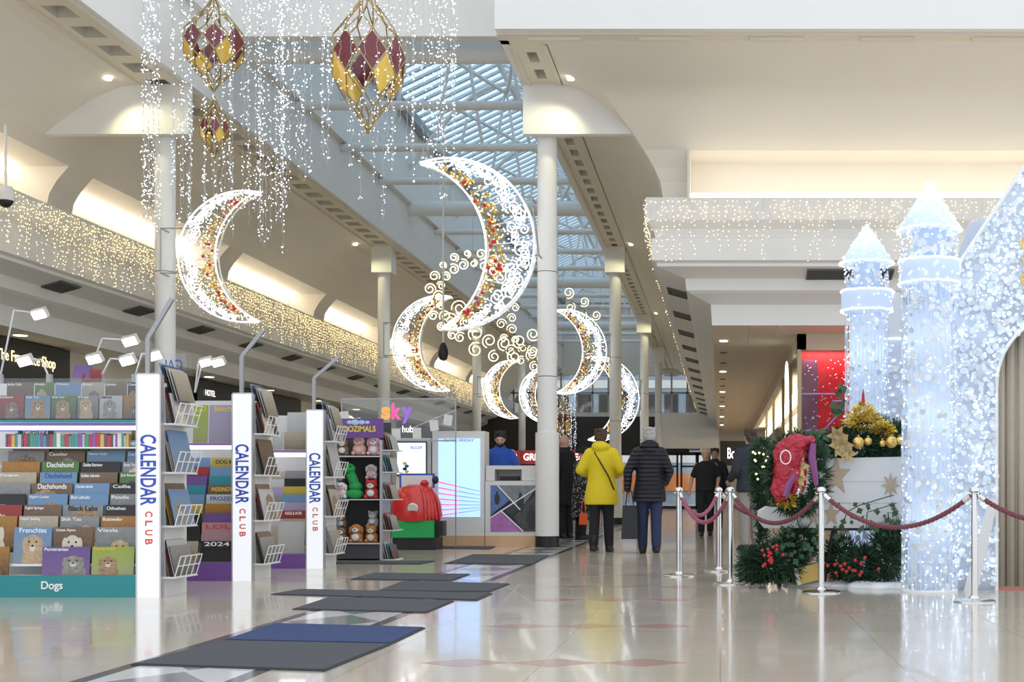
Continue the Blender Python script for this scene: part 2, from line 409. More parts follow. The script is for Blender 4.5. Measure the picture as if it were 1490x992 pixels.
MB().box(-8.05, -7.75, 20, YE, E(9.35), E(9.6)).build('gutter', 'greymetal', roof); MB().box(-3.2, -2.95, 20, YE, E(9.35), E(9.6)).build('gutter', 'greymetal', roof)
MB().cyl((ridge[0], 20, ridge[1]-.1), (ridge[0], YE, ridge[1]-.1), .09).build('ridge_beam', 'white', roof)
for i, y in enumerate([21.5+k*3.0 for k in range(15)]):
    r = .19 if i % 4 == 0 else .085
    MB().cyl((-8, y, E(7.2)), (-2.98, y, E(7.2)), r, n=16).build('tie_beam', 'white', roof, True)
    if i % 2 == 0:
        m = MB(); ar = []
        for k in range(13):
            t = k/12; ar.append((-8+5*t, y, E(8.2+2.2*math.sin(PI*t))))
        m.tube(ar, .065, 8)
        for t in (.2, .4, .6, .8): m.cyl((-8+5*t, y, E(7.2)), (-8+5*(t+.1 if t < .5 else t-.1), y, E(8.2+2.2*math.sin(PI*t))), .035, n=8)
        m.build('truss', 'white', roof, True)
        for k in (3, 9):
            MB().cyl(ar[k], (ar[k][0]+(1.2 if k == 3 else -1.2), y+6, E(10.2)), .05, n=8).build('brace', 'white', roof, True)
# far end
YF = 66.0
far = structure(thing('wall_back', None, None), 'far end wall with window band above dark shop fascia')
def fb(name, m, px0, px1, py0, py1, y0, y1, parent=far): return MB().box(WX(px0, y0), WX(px1, y0), y0, y1, WZ(py1, y0), WZ(py0, y0)).build(name, m, parent)
fb('gable', 'cream', 640, 1046, 440, 545, 66, 66.3); fb('gable', 'white', 640, 1046, 390, 440, 65.6, 66.3)
fb('fascia', 'dark', 600, 1003, 606, 662, 62, 62.4); fb('transom', 'white', 640, 1046, 600, 608, 65.5, 66.2)
for px in range(700, 1046, 23): fb('mullion', 'greymetal', px, px+2.5, 543, 604, 66, 66.1)
fb('mullion', 'greymetal', 640, 1046, 570, 573, 66, 66.1)
fb('pane', 'glass', 640, 1046, 543, 604, 66.12, 66.14)
for k, (a, b) in enumerate(((604, 622), (622, 636), (636, 652))): fb('bulkhead', 'white', 958-k*3, 1046, a, b, 58-k*.5, 58.6-k*.5)
M['outblue'] = mat('blue grey office facade', (.30, .38, .48), .6, var=.1); M['outbrick'] = mat('brick facade', (.38, .20, .14), .8, var=.2)
ob = tag(thing('office_building', 'blue grey office block seen through the far window', 'building', (0, 84, 0)))
MB().box(-20, 4, 0, 5, 0, 14).build('wall', 'outblue', ob)
for i in range(16):
    for z in (3.4, 5.8, 8.2): MB().box(-19+i*1.4, -18.1+i*1.4, -.06, 0, z, z+1.2).build('window', 'glass' if 0 else 'dark', ob)
for z in (2.6, 5.0, 7.4): MB().box(-20, 4, -.1, 0, z, z+.5).build('band', 'outbrick' if z == 5.0 else 'white', ob)
M['shoporange'] = mat('orange shopfront', (.75, .22, .05), .5)
MB().box(-10, 0, -.2, 0, .8, 1.9).build('shopfront', 'shoporange', ob)
# entrance doors
for i, px in enumerate((818, 846, 874, 902, 930, 960, 990, 1012)):
    y = 60; x0 = WX(px, y); x1 = WX(px+27 if i < 7 else 1034, y); d = structure(thing('door_%d' % (i+1), None, None, (x0, y, 0)))
    wd = x1-x0; m = MB()
    for a, b, c, e in ((0, .09, 0, 2.55), (wd-.09, wd, 0, 2.55), (0, wd, 2.45, 2.6), (0, wd, 0, .12), (0, wd, 1.9, 1.98)): m.box(a, b, 0, .08, c, e)
    m.build('frame', 'black', d); MB().box(.09, wd-.09, .03, .05, .12, 2.45).build('pane', 'glass', d)
# left shopfronts
wl = structure(MB().box(-12.6, -12.4, YN, YE, 0, E(2.62)).build('wall_shops', 'cream'), 'shopfront wall behind the calendar stands')
structure(MB().box(-12.6, XL0-1.0, YN, YE, E(2.62), E(2.72)).build('ceiling', 'cream'), 'low ceiling in front of the shops behind the stands')
for y0, y1, z0 in ((12, 24.5, 1.45), (29.8, 38, 1.6), (40, 48, 1.6), (50, 58, 1.6)):
    MB().box(-12.4, -12.2, y0, y1, E(z0), E(2.6)).build('shop_fascia', 'black', wl); MB().box(-12.4, -12.34, y0+.2, y1-.2, .1, E(z0)).build('shop_window', 'glass', wl)
    MB().box(-12.42, -12.395, y0+.2, y1-.2, .1, E(z0)).build('shop_interior', 'dark', wl)
M['signwarm'] = mat('warm lit lettering', (1, .85, .55), es=.9, ecol=(1, .80, .45)); M['signwhite'] = mat('white lit lettering', (1, 1, 1), es=.9)
text('lettering', 'The Fragrance Shop', 'signwarm', wl, (-12.18, 22.95, E(2.27)), 1.95, .25, (PI/2, 0, PI/2), .01)
text('lettering', 'HOTEL', 'signwhite', wl, (-12.18, 31.2, E(2.3)), .6, .14, (PI/2, 0, PI/2))
t = MB(); t.tube([(-12.17, 43+.45*math.cos(a*PI/8), E(2.1)+.3*math.sin(a*PI/8)) for a in range(16)], .035, 6, True); t.build('ring_sign', 'signwarm', wl)
for i in range(8): MB().cyl((-11.9, 14+i*4.1, E(2.61)), (-11.9, 14+i*4.1, E(2.625)), .11, n=16).build('downlight', 'downdim', wl)
# right corridor
cl = structure(MB().box(-.13, 9, YR0+1.0, 62, E(2.62), E(2.7)).build('ceiling', 'peach'), 'low peach ceiling of the side corridor')
for i in range(18): MB().cyl((.06, 23+i*2.0, E(2.605)), (.06, 23+i*2.0, E(2.625)), .07, n=16).build('downlight', 'downlamp' if i % 3 == 0 else 'grille', cl)
for x in (.5, .95): MB().box(x, x+.02, YR0+1, 62, E(2.612), E(2.62)).build('ceiling_seam', 'trough', cl)
sh = structure(thing('wall_shop', None, None), 'corner shop with red window display beside the corridor')
MB().box(1.3, 9, 22, 22.15, E(2.36), E(2.62)).build('header', 'peach', sh); MB().box(1.3, 1.45, 22, 60, E(2.36), E(2.62)).build('header', 'peach', sh)
MB().box(1.3, 1.36, 22, 22.06, 0, E(2.4)).build('corner_post', 'bronze', sh)
M['posterred'] = mat('red window poster', (.62, .015, .018), .5, var=.15, scale=3); M['posterred'].node_tree.nodes['Principled BSDF'].inputs['Specular IOR Level'].default_value = .05; M['shopglass'] = clear('shop glass', (.96, .96, .96), .02)
M['snow'] = mat('white print', (.9, .9, .95), .5)
M['violet'] = mat('violet print', (.36, .20, .50), .5); M['plum'] = mat('plum print', (.16, .03, .08), .5)
po = MB().box(1.38, 9, 22.2, 22.24, .3, E(2.34)).build('window_poster', 'posterred', sh)
MB().box(1.38, 1.66, 22.18, 22.198, E(.6), E(2.2)).build('print_block', 'plum', po)
m = MB()
for a, b in (((1.38, 1.62), (2.0, 1.62)), ((1.38, 1.0), (1.75, 1.0)), ((1.75, 1.0), (2.7, 2.0)), ((1.9, 1.5), (2.3, 1.5))):
    m.tube([(a[0], 22.17, E(a[1])), (b[0], 22.17, E(b[1]))], .018, 5)
m.build('print_line', 'violet', po)
leds('snow_dot', [(R.uniform(1.4, 3.6), 22.17, E(R.uniform(-.5, 2.2))) for _ in range(420)], .013, 'snow', po)
lamp('poster_fill', 'AREA', (2.6, 22.11, E(2.3)), 8, (1, .93, .85), size=2.4, sy=.1, rot=(.5, 0, 0))  # added area light behind the glass, brightens the red poster
MB().box(1.37, 9, 22.02, 22.04, .1, E(2.36)).build('pane', 'shopglass', sh)
for y in (22.1, 25, 28, 33, 38): MB().box(1.32, 1.38, y, y+.08, 0, E(2.4)).build('mullion', 'bronze', sh)
MB().box(1.34, 1.36, 22.1, 40, .1, E(2.36)).build('pane', 'glass', sh); MB().box(2.6, 2.7, 22.3, 60, 0, E(2.6)).build('inner_wall', 'cream', sh)
MB().box(1.5, 1.52, 22.5, 24.2, .2, E(1.2)).build('red_banner', 'posterred', sh)
M['ovalsign'] = mat('oval lit sign', (.85, .95, .85), es=1.6, ecol=(.8, .95, .82))
MB().sphere((1.18, 23.2, E(1.98)), (.03, .30, .30), 20, 12).build('oval_sign', 'ovalsign', sh, True)
MB().box(1.9, 2.0, 30, 55, E(2.2), E(2.5)).build('shelf_lamp', 'tubelamp', sh)
m = MB(); m.box(-.2, 9, 62, 62.3, 0, E(2.7)); structure(m.build('wall_corridor_end', 'cream'))
bs = structure(thing('wall_sign', None, None, (.50, 45, E(1.25))), 'black shop sign with white script at the corridor end')
MB().box(-.5, .5, 0, .3, -.42, .42).build('panel', 'black', bs); text('lettering', 'Boots', 'signwhite', bs, (.05, -.02, 0), .6, .38, bold=.01)
# book shop wall unit with red header behind the counter
bk = tag(thing('shop_display_wall', 'shop display wall with a red lettered header behind the counter', 'shelving', (0, 38, 0)))
x0 = WX(690, 38); x1 = WX(868, 38)
MB().box(x0, x1, .3, .5, 0, 1.62).build('back_panel', 'dark', bk); MB().box(x0, x1, .1, .5, 1.62, 2.02).build('header', 'red', bk)
for k, s_ in enumerate(('GREAT P', 'GREAT R', 'GREAT P')): text('lettering', s_, 'signwhite', bk, (x0+.75+k*1.15, .08, 1.83), .95, .2, bold=.02)
for z in (.1, .55, 1.0, 1.4): MB().box(x0, x1, .0, .3, z-.03, z).build('shelf', 'white', bk)
COVN = ['grey ', 'rust ', 'blue ', 'ochre ', 'olive ', 'white ', 'black ']
COV = [(.7,.68,.6),(.5,.2,.15),(.2,.3,.45),(.75,.6,.3),(.3,.4,.25),(.8,.8,.82),(.1,.1,.12)]
BKM = [mat('book cover', c, .5, var=.25, scale=25) for c in COV]
for r_, z in enumerate((.1, .55, 1.0)):
    x = x0+.1; k = 0
    while x < x1-.3:
        kc = R.randrange(7); wd = R.choice((.18, .22, .26)); tag(MB().box(x, x+wd, 38.05, 38.09, z, z+R.uniform(.26, .36)).build('book', BKM[kc]), '%sbook standing face out on the %s shelf of the red headed display wall' % (COVN[kc], ('lowest', 'middle', 'top')[r_]), 'book', 'face out books on the display wall'); x += wd+.05
# ================= MATS, ROPES AND STANDS =================
M['matgrey'] = mat('charcoal carpet', (.075, .08, .09), .95, var=.35, scale=140, bump=.6)
M['matblue'] = mat('navy carpet', (.035, .06, .16), .95, var=.35, scale=140, bump=.6)
M['matedge'] = mat('rubber edge', (.05, .05, .055), .8)
mats_ = [([(190,968),(473,977),(569,938.5),(324,933.5)], 'matgrey', 'largest charcoal floor mat touching the navy one'),
 ([(325,932.5),(570,937.5),(619,914),(398,908)], 'matblue', 'navy blue floor mat against a charcoal one'),
 ([(425,887),(621,892),(661,875),(477,870)], 'matgrey', 'charcoal floor mat just past the exposed triangle inlay'),
 ([(394,865),(695,874),(717,864),(434,858)], 'matgrey', 'longest and narrowest charcoal floor mat across the inlay band'),
 ([(549,860),(713,861.6),(742,850),(586,846)], 'matgrey', 'charcoal floor mat overlapping the band behind the longest mat'),
 ([(510,843),(658,845.5),(684,836),(543,834)], 'matgrey', 'thin looking charcoal floor mat in front of the plush toy stand'),
 ([(647,820),(774,822),(800,808),(687,807)], 'matgrey', 'charcoal floor mat before the foot of the near column'),
 ([(482,820),(612,821),(634,816.5),(495,816)], 'matgrey', 'charcoal floor mat at the foot of the plush toy stand'),
 ([(617,797.5),(713,799),(721,795.5),(625,794)], 'matgrey', 'charcoal floor mat in front of the tall video panel')]
for q, m_, lb in mats_:
    p = [G(*c) for c in q]; c = sum(p, Vector())/4
    o = thing('floor_mat', lb, 'mat', c, group='floor mats along the inlay band')
    MB().prism([((v-c).x, (v-c).y) for v in p], .001, .006, 'xy').build('rubber_edge', 'matedge', o)
    MB().prism([((v-c).x*.975, (v-c).y*.975) for v in p], .005, .011, 'xy').build('carpet', m_, o)
# rope barrier
def stanchion(px, py, lb):
    g = G(px, py); t = thing('stanchion', lb, 'barrier post', g, group='chrome rope barrier posts')
    MB().lathe([(.165, 0), (.165, .008), (.15, .018), (.05, .026), (.03, .05)], n=32).build('base', 'steel', t, True)
    MB().cyl((0,0,.03), (0,0,.86), .026, n=20).build('post', 'steel', t, True)
    MB().lathe([(.026, .855), (.042, .865), (.042, .885), (.03, .90), (.012, .905)], n=24).build('cap', 'steel', t, True)
    m = MB()
    for k in range(4): m.tube([(.03*math.cos(k*PI/2+a), .03*math.sin(k*PI/2+a), .845) for a in (-.3, .3)]+[(.05*math.cos(k*PI/2), .05*math.sin(k*PI/2), .85)], .005, 5)
    m.build('rope_ring', 'steel', t); return g
pA = stanchion(988, 838, 'chrome barrier post beside the walkway, farthest from the gold gift box')
pB = stanchion(1046, 831, 'chrome barrier post at the back of the enclosure next to another post')
pC = stanchion(1063, 850, 'chrome barrier post in front of the pine garland')
pD = stanchion(1195, 862, 'chrome barrier post beside the gold gift box')
pE = stanchion(1418, 875, 'chrome barrier post in front of the castle archway')
M['mauve'] = mat('mauve rope', (.36, .10, .17), .7, var=.25, scale=60); M['maroon'] = mat('maroon rope', (.20, .055, .075), .7, var=.25, scale=60)
def rope(a, b, sag, m_, lb, r=.019):
    a = a+Vector((0,0,.83)); b = b+Vector((0,0,.83)); d = (b-a); n = 44; pts = []
    d0 = Vector((d.x, d.y, 0)).normalized()*.035; a = a+d0; b = b-d0
    for i in range(n+1):
        t = i/n; pts.append(a.lerp(b, t)-Vector((0,0,sag*4*t*(1-t))))
    c = pts[0].copy(); o = thing('barrier_rope', lb, 'rope', c, group='ropes of the barrier')
    P = [p-c for p in pts]; m = MB()
    for k in range(3):                                       # three twisted strands
        q = []
        for i in range(181):
            t = i/180*n; j = min(int(t), n-1); p = P[j].lerp(P[j+1], t-j); an = i*.42+k*2*PI/3
            dd = (P[min(j+1, n)]-P[j]).normalized(); u = dd.cross(Vector((0,0,1))).normalized(); v = u.cross(dd)
            q.append(p+(u*math.cos(an)+v*math.sin(an))*r*.5)
        m.tube(q, r*.62, 6)
    m.build('strands', m_, o, True)
    for p, q in ((P[0], P[2]), (P[-1], P[-3])): MB().cyl(p, p.lerp(q, .9), r*1.15, n=12).build('end_cap', 'steel', o, True)
rope(pA, pC, .27, 'mauve', 'mauve rope hanging between the walkway post and the post by the pine garland')
rope(pA, pB, .22, 'mauve', 'mauve rope hanging at the back of the enclosure')
rope(pC, pD, .25, 'maroon', 'maroon rope sagging in front of the wreath and red sack')
rope(pD, pE, .26, 'maroon', 'maroon rope sagging in front of the white sleigh and castle tower')
rope(pB, pB+Vector((1.0, .9, 0)), .25, 'maroon', 'maroon rope running behind the pine garland')
rope(pE, pE+Vector((1.1, -.4, 0)), .2, 'maroon', 'maroon rope leading away from the archway post')
MB_end = stanchion(1418+230, 893, 'chrome barrier post past the archway'); stanchion(1160, 806, 'chrome barrier post behind the pine garland')

# calendar cover: printed picture from per-object colours
cm = bpy.data.materials.new('printed cover'); cm.use_nodes = True; nt = cm.node_tree; pb = nt.nodes['Principled BSDF']; pb.inputs['Roughness'].default_value = .3
tc = nt.nodes.new('ShaderNodeTexCoord'); sp = nt.nodes.new('ShaderNodeSeparateXYZ'); nt.links.new(tc.outputs['Generated'], sp.inputs[0])
def attr(n):
    a = nt.nodes.new('ShaderNodeAttribute'); a.attribute_type = 'OBJECT'; a.attribute_name = n; return a
oi = nt.nodes.new('ShaderNodeObjectInfo'); wn = nt.nodes.new('ShaderNodeTexWhiteNoise'); wn.noise_dimensions = '1D'; nt.links.new(oi.outputs['Random'], wn.inputs['W'])
ca, cb, cd, ck = attr('ca'), attr('cb'), attr('cd'), attr('ck')
def mth(op, a, b):
    n = nt.nodes.new('ShaderNodeMath'); n.operation = op
    for i, x in enumerate((a, b)):
        if isinstance(x, (int, float)): n.inputs[i].default_value = x
        else: nt.links.new(x, n.inputs[i])
    return n.outputs[0]
PXX = PZZ = None
def ell(cx, cy, rx, ry):
    global PXX, PZZ
    if PXX is None:
        k = mth('ADD', mth('MULTIPLY', wn.outputs['Value'], .5), .8)
        PXX = mth('ADD', mth('MULTIPLY', mth('SUBTRACT', mth('ADD', sp.outputs[0], mth('MULTIPLY', mth('SUBTRACT', oi.outputs['Random'], .5), .36)), .5), k), .5)
        PZZ = mth('MULTIPLY', sp.outputs[2], k)
    a = mth('POWER', mth('ABSOLUTE', mth('DIVIDE', mth('SUBTRACT', PXX, cx), rx), 0), 2)
    b = mth('POWER', mth('ABSOLUTE', mth('DIVIDE', mth('SUBTRACT', PZZ, cy), ry), 0), 2)
    return mth('LESS_THAN', mth('ADD', a, b), 1.0)
def mixc(f, a, b):
    n = nt.nodes.new('ShaderNodeMix'); n.data_type = 'RGBA'
    if isinstance(f, (int, float)): n.inputs[0].default_value = f
    else: nt.links.new(f, n.inputs[0])
    for i, x in ((6, a), (7, b)):
        if isinstance(x, tuple): n.inputs[i].default_value = x
        else: nt.links.new(x, n.inputs[i])
    return n.outputs[2]
ns = nt.nodes.new('ShaderNodeTexNoise'); ns.inputs['Scale'].default_value = 9; nt.links.new(tc.outputs['Generated'], ns.inputs[0])
bg = mixc(mth('ADD', mth('MULTIPLY', sp.outputs[2], 1.1), mth('MULTIPLY', mth('SUBTRACT', ns.outputs[0], .5), .9)), cb.outputs['Color'], ca.outputs['Color'])
dog = mth('MAXIMUM', ell(.5, .5, .19, .23), mth('MAXIMUM', ell(.52, .08, .27, .36), mth('MAXIMUM', ell(.32, .47, .07, .2), ell(.68, .47, .07, .2))))
dog = mth('MULTIPLY', dog, ck.outputs['Fac'])
dcol = mixc(mth('MULTIPLY', mth('SUBTRACT', ns.outputs[0], .35), 1.4), cd.outputs['Color'], mixc(.45, cd.outputs['Color'], (.9,.8,.65,1)))
c1 = mixc(dog, bg, dcol)
mz = mth('MULTIPLY', ell(.5, .40, .07, .10), ck.outputs['Fac']); c1 = mixc(mth('MULTIPLY', mz, .6), c1, (.85,.78,.68,1))
ey = mth('MAXIMUM', ell(.5, .45, .04, .03), mth('MAXIMUM', ell(.41, .55, .028, .028), ell(.59, .55, .028, .028)))
c1 = mixc(mth('MULTIPLY', ey, ck.outputs['Fac']), c1, (.01,.01,.01,1)); nt.links.new(c1, pb.inputs['Base Color'])
M['cover'] = cm
for n, c in (('tw', (.92,.92,.92)), ('tk', (.02,.02,.02)), ('ty', (.85,.65,.08)), ('tb', (.06,.12,.4)), ('tr', (.6,.04,.04))): M[n] = mat('print '+n, c, .5)
CALM = {}
PAL = {'green': ((.16,.30,.08),(.05,.10,.03)), 'brown': ((.28,.17,.10),(.08,.05,.03)), 'blue': ((.22,.42,.72),(.40,.52,.62)), 'black': ((.02,.02,.022),(.06,.05,.05)),
 'grey': ((.40,.40,.40),(.16,.16,.15)), 'orange': ((.60,.28,.05),(.18,.09,.02)), 'cream': ((.66,.58,.45),(.38,.30,.2)), 'pink': ((.72,.34,.42),(.6,.5,.5)), 'teal': ((.05,.38,.46),(.10,.28,.32)),
 'lime': ((.50,.62,.08),(.62,.66,.30)), 'white': ((.80,.80,.80),(.68,.66,.64)), 'red': ((.50,.05,.05),(.22,.04,.04)), 'purple': ((.22,.12,.42),(.36,.2,.5)), 'yellow': ((.75,.58,.08),(.6,.36,.06)), 'lilac': ((.55,.48,.72),(.6,.55,.7))}
DOGC = [(.03,.025,.02), (.30,.16,.06), (.45,.30,.16), (.16,.08,.04), (.6,.52,.42), (.2,.19,.18)]
def calendar(loc, wd, ht, col, label, group, title=None, tcol='tw', dog=1, tilt=-.12, rz=0, name='wall_calendar', tpos=.9, th=.045, tw=.62, dc=None):
    key = (round(wd, 3), round(ht, 3))
    if key not in CALM: CALM[key] = MB().box(-wd/2, wd/2, -.004, .004, 0, ht).mesh('calendar', 'cover')
    o = link(name, CALM[key], None, loc, (tilt, 0, rz)); tag(o, label, 'calendar', group)
    a, b = PAL[col]; o['ca'] = [x*.62 for x in a]; o['cb'] = [x*.55 for x in b]; o['cd'] = [*(dc or R.choice(DOGC))]; o['ck'] = float(dog)
    if title: text('title', title, tcol, o, (0 if tw > .6 else -wd*(.46-tw/2), -.0055, ht*tpos), wd*tw, th, bold=.01)
    return o

# generic lightbox post with lettering
M['lightbox'] = mat('lit white lightbox', (.45, .46, .50), es=.36, ecol=(.93, .96, 1)); M['inkblue'] = mat('blue lettering', (.05, .10, .50), .5); M['inkred'] = mat('red lettering', (.80, .10, .06), .5)
M['alu'] = mat('brushed aluminium', (.62, .63, .65), .35, .7)
def lightpost(parent, x0, x1, ht):
    lp = MB().box(x0, x1, 0, .02, .0, ht).build('lightbox_post', 'lightbox', parent)
    m = MB(); m.box(x0-.012, x0, -.005, .06, 0, ht); m.box(x1, x1+.012, -.005, .06, 0, ht); m.box(x0, x1, -.005, .06, ht, ht+.012); m.build('edge_frame', 'alu', lp)
    c = (x0+x1)/2; k = ht/1.82
    text('lettering', 'CALENDAR', 'inkblue', lp, (c, -.004, (ht-.78*k)), .58*k, .13*k, (PI/2, PI/2, 0), .02)
    for i, ch in enumerate('CLUB'): text('lettering', ch, 'inkred', lp, (c+.005, -.004, ht-(1.14+.075*i)*k), .045*k, .06*k, (PI/2, PI/2, 0), .02)
M['whitepanel'] = mat('white panel', (.74, .74, .74), .45); M['lampstrip'] = mat('shelf strip lamp', (1,1,1), es=2.5, ecol=(.95,.97,1))
def stand(Y, xr, ht, xl, basecol, basez, label, depth, n, dz, dy):
    t = thing('display_stand', label, 'display stand', (xr, Y, 0), group='calendar stands')
    lightpost(t, -.18, 0, ht)
    MB().box(xl, -.19, 0, .03, 0, basez).build('base_panel', basecol, t)
    MB().box(xl, -.02, depth-.03, depth, 0, ht-.03).build('back_panel', 'whitepanel', t); MB().box(-.03, -.003, .03, depth, 0, ht-.06).build('side_panel', 'whitepanel', t)
    for i in range(n): MB().box(xl, -.19, .04+i*dy, .07+i*dy+.02, basez-.02+i*dz, basez+i*dz).build('tier', 'whitewire', t)
    return t
def pole(parent, x, z0, z1, ex, ez):
    m = MB(); m.obox((x, .1, (z0+z1)/2), (.035, .035, z1-z0)); d = Vector((ex, 0, ez)); a = math.atan2(d.z, d.x)
    m.obox((x+ex/2, .1, z1+ez/2), (d.length, .03, .035), Matrix.Rotation(-a, 3, 'Y')); m.build('angled_pole', 'greymetal', parent)
# --- dog stand
Y1 = 10.65; s1 = F/Y1; X1 = WX(232, Y1); B1 = WZ(837, Y1)
st1 = stand(Y1, X1, WZ(545, Y1), -2.6, 'teal', B1, 'calendar stand with a teal base reading Dogs and a lit white post', .55, 11, .0905, .033)
text('lettering', 'Dogs', 'tw', st1, (WX(76, Y1)-X1, -.004, WZ(853, Y1)), .175, .085, bold=.02)
zx = lambda z: WX(z/2.479, Y1)
rows = [
 [(-60,25,'orange','','gold autumn'),(140,318,'purple','Pomeranian','dark purple'),(320,478,'lime','Spaniel','lime green')],
 [(28,170,'blue','Frenchies','bright blue'),(175,320,'brown','Lhasa Apso','brown'),(325,480,'grey','Vizsla','grey')],
 [(-110,35,'orange','','amber'),(37,185,'cream','French Bulldog','cream'),(187,335,'grey','Shih Tzu','grey'),(338,488,'orange','Rottweiler','orange')],
 [(-105,45,'red','','dark red'),(47,190,'brown','English Springer','brown'),(190,342,'grey','Black Labs','pale grey'),(345,490,'black','Chihuahuas','black')],
 [(-100,50,'black','','black'),(55,205,'blue','English Cocker','blue'),(207,355,'blue','Black Labrador','blue'),(357,490,'grey','Poodle','grey')],
 [(-90,60,'grey','','grey'),(63,215,'brown','Dachshunds','brown'),(218,352,'blue','Chocolate Labrador','blue'),(355,490,'black','Collie','black')],
 [(-70,75,'cream','Cavapoo','cream'),(83,225,'blue','Dachshund','pale blue'),(230,375,'brown','Golden Labrador','brown'),(378,490,'green','Jack Russell','dull green')],
 [(-65,80,'orange','','orange leaf'),(83,225,'green','Dachshund','green'),(230,380,'black','Golden Retriever','black'),(383,490,'grey','Border Terrier','grey')],
 [(-50,90,'grey','','pale grey'),(97,240,'brown','Cavalier','brown'),(243,390,'blue','Siberian Husky','blue'),(393,490,'blue','Great Dane','blue')],
 [(-40,100,'pink','','pink'),(105,247,'green','Cockapoo','dark green'),(250,392,'cream','German Pointer','cream'),(395,490,'blue','Staffordshire Bull','blue')],
 [(-30,108,'black','TWISTED YOGA','black'),(112,265,'white','','white'),(395,490,'brown','','brown')]]
ORD = ['lowest','second','third','fourth','fifth','sixth','seventh','eighth','ninth','tenth','top']
for i, row in enumerate(rows):
    for a, b, col, ti, cn in row:
        wd = zx(b)-zx(a)-.012; hgt = min(.30, .36)
        lb = ('calendar titled %s with %s cover, %s tier of the dog stand' % (ti, cn, ORD[i])) if ti else 'untitled calendar with %s cover in the %s tier of the dog stand' % (cn, ORD[i])
        big = ti in ('Dachshund', 'Dachshunds', 'Black Labs', 'Cockapoo', 'TWISTED YOGA', 'Frenchies')
        tcl = {'Dachshund': 'tb' if cn == 'pale blue' else 'tw', 'Black Labs': 'tk', 'Spaniel': 'ty'}.get(ti, 'tw')
        calendar((zx(a)+wd/2, Y1+.045+i*.033, B1+.002+i*.0905+(.09 if (i == 1) else 0)*0), wd, .30 if i else .23, col, lb, 'dog calendars in the tiers', ti or None, tcl, dog=0 if ti in ('Cockapoo', 'TWISTED YOGA') or cn == 'white' else 1,
                 tilt=-.10, tpos=.91, th=.042 if big else .028, tw=.72 if big else .5)
# upper book shelf, strip lamp and clear-fronted display
zB = WZ(649, Y1); m = MB(); m.box(-2.6, -.19, .2, .5, zB-.012, zB); m.build('book_shelf', 'whitepanel', st1)
x = zx(-60)
BC = [(.08,.25,.3),(.45,.05,.08),(.1,.1,.12),(.5,.5,.48),(.25,.1,.35),(.6,.4,.1),(.08,.3,.2),(.7,.68,.64)]
BCN = ['teal', 'crimson', 'black', 'grey', 'violet', 'ochre', 'green', 'ivory']; BM2 = [mat('spine '+n, c, .5, var=.15, scale=30) for n, c in zip(BCN, BC)]
while x < zx(392):
    k = R.randrange(8); wd = R.uniform(.015, .035); tag(MB().box(x, x+wd, Y1+.33, Y1+.5, zB+.001, zB+R.uniform(.10, .125)).build('book', BM2[k]), 'small %s spined book upright under the strip lamp of the dog stand' % BCN[k], 'book', 'small books under the strip lamp'); x += wd+.002
MB().box(-2.6, -.19, .05, .08, WZ(625, Y1), WZ(619, Y1)).build('strip_lamp', 'lampstrip', st1); MB().box(-2.6, -.19, .04, .05, WZ(627, Y1), WZ(614.5, Y1)).build('lamp_cover', clear('purple cover', (.55, .45, .8)), st1)
MB().box(-2.6, -.19, .02, .04, WZ(614, Y1), WZ(609, Y1)).build('shelf_edge', 'teal', st1); MB().box(-2.6, -.19, .02, .3, WZ(610, Y1), WZ(609, Y1)).build('upper_shelf', 'whitepanel', st1)
MB().box(-2.6, -.19, .022, .026, WZ(609, Y1), WZ(550, Y1)).build('clear_front', 'acrylic', st1)
top = [('red','Dachshund',-20,73),('blue','Shih Tzu',75,168),('green','Border Terrier',170,262),('grey','Pug',265,342),('white','Yorkshire Terrier',345,430),('orange','',432,490)]
for k, (col, ti, a, b) in enumerate(top):
    calendar((zx((a+b)/2), Y1+.06, WZ(608.5, Y1)), zx(b)-zx(a)-.006, .19, col, 'small square %s calendar%s in the clear fronted row of the dog stand' % (col, ' titled '+ti if ti else ''), 'small calendars behind the clear front', ti or None, 'tw' if col != 'white' else 'tk', tilt=-.05, th=.018, tpos=.93, tw=.5)
for k, (col, ti, a, b) in enumerate((('brown','Border Collie',-10,90),('green','Beagle',92,165),('blue','Whippet',167,262),('cream','Boxer',265,345),('brown','Labrador',350,430),('black','Chow',432,490))):
    calendar((zx((a+b)/2), Y1+.13, WZ(608.5, Y1)+.001), zx(b)-zx(a)-.006, .305, col, 'taller %s calendar titled %s behind the clear fronted row' % (col, ti), 'calendars at the back of the clear fronted row', ti, tilt=-.05, th=.02, tpos=.94, tw=.5)
ptop = WZ(545, Y1)
for k, (a, b, z0, z1, c) in enumerate(((195, 262, 545, 524, 'purple'), (232, 275, 548, 538, 'red'), (262, 300, 549, 531, 'red'))):
    tag(calendar((zx((a+b)/2), Y1+.3, WZ(z0+3, Y1)), zx(b)-zx(a), WZ(z1, Y1)-WZ(z0+3, Y1), c, ('purple magazine propped on top of the dog stand', 'flat red and white box on top of the dog stand', 'red magazine leaning on top of the dog stand')[k], 'magazines on top of the dog stand', dog=0, tilt=-.3, rz=.2*k, name='magazine'), cat='magazine')
pole(st1, -.135, ptop, WZ(490, Y1), WX(243, Y1)-WX(208, Y1), WZ(432, Y1)-WZ(490, Y1))
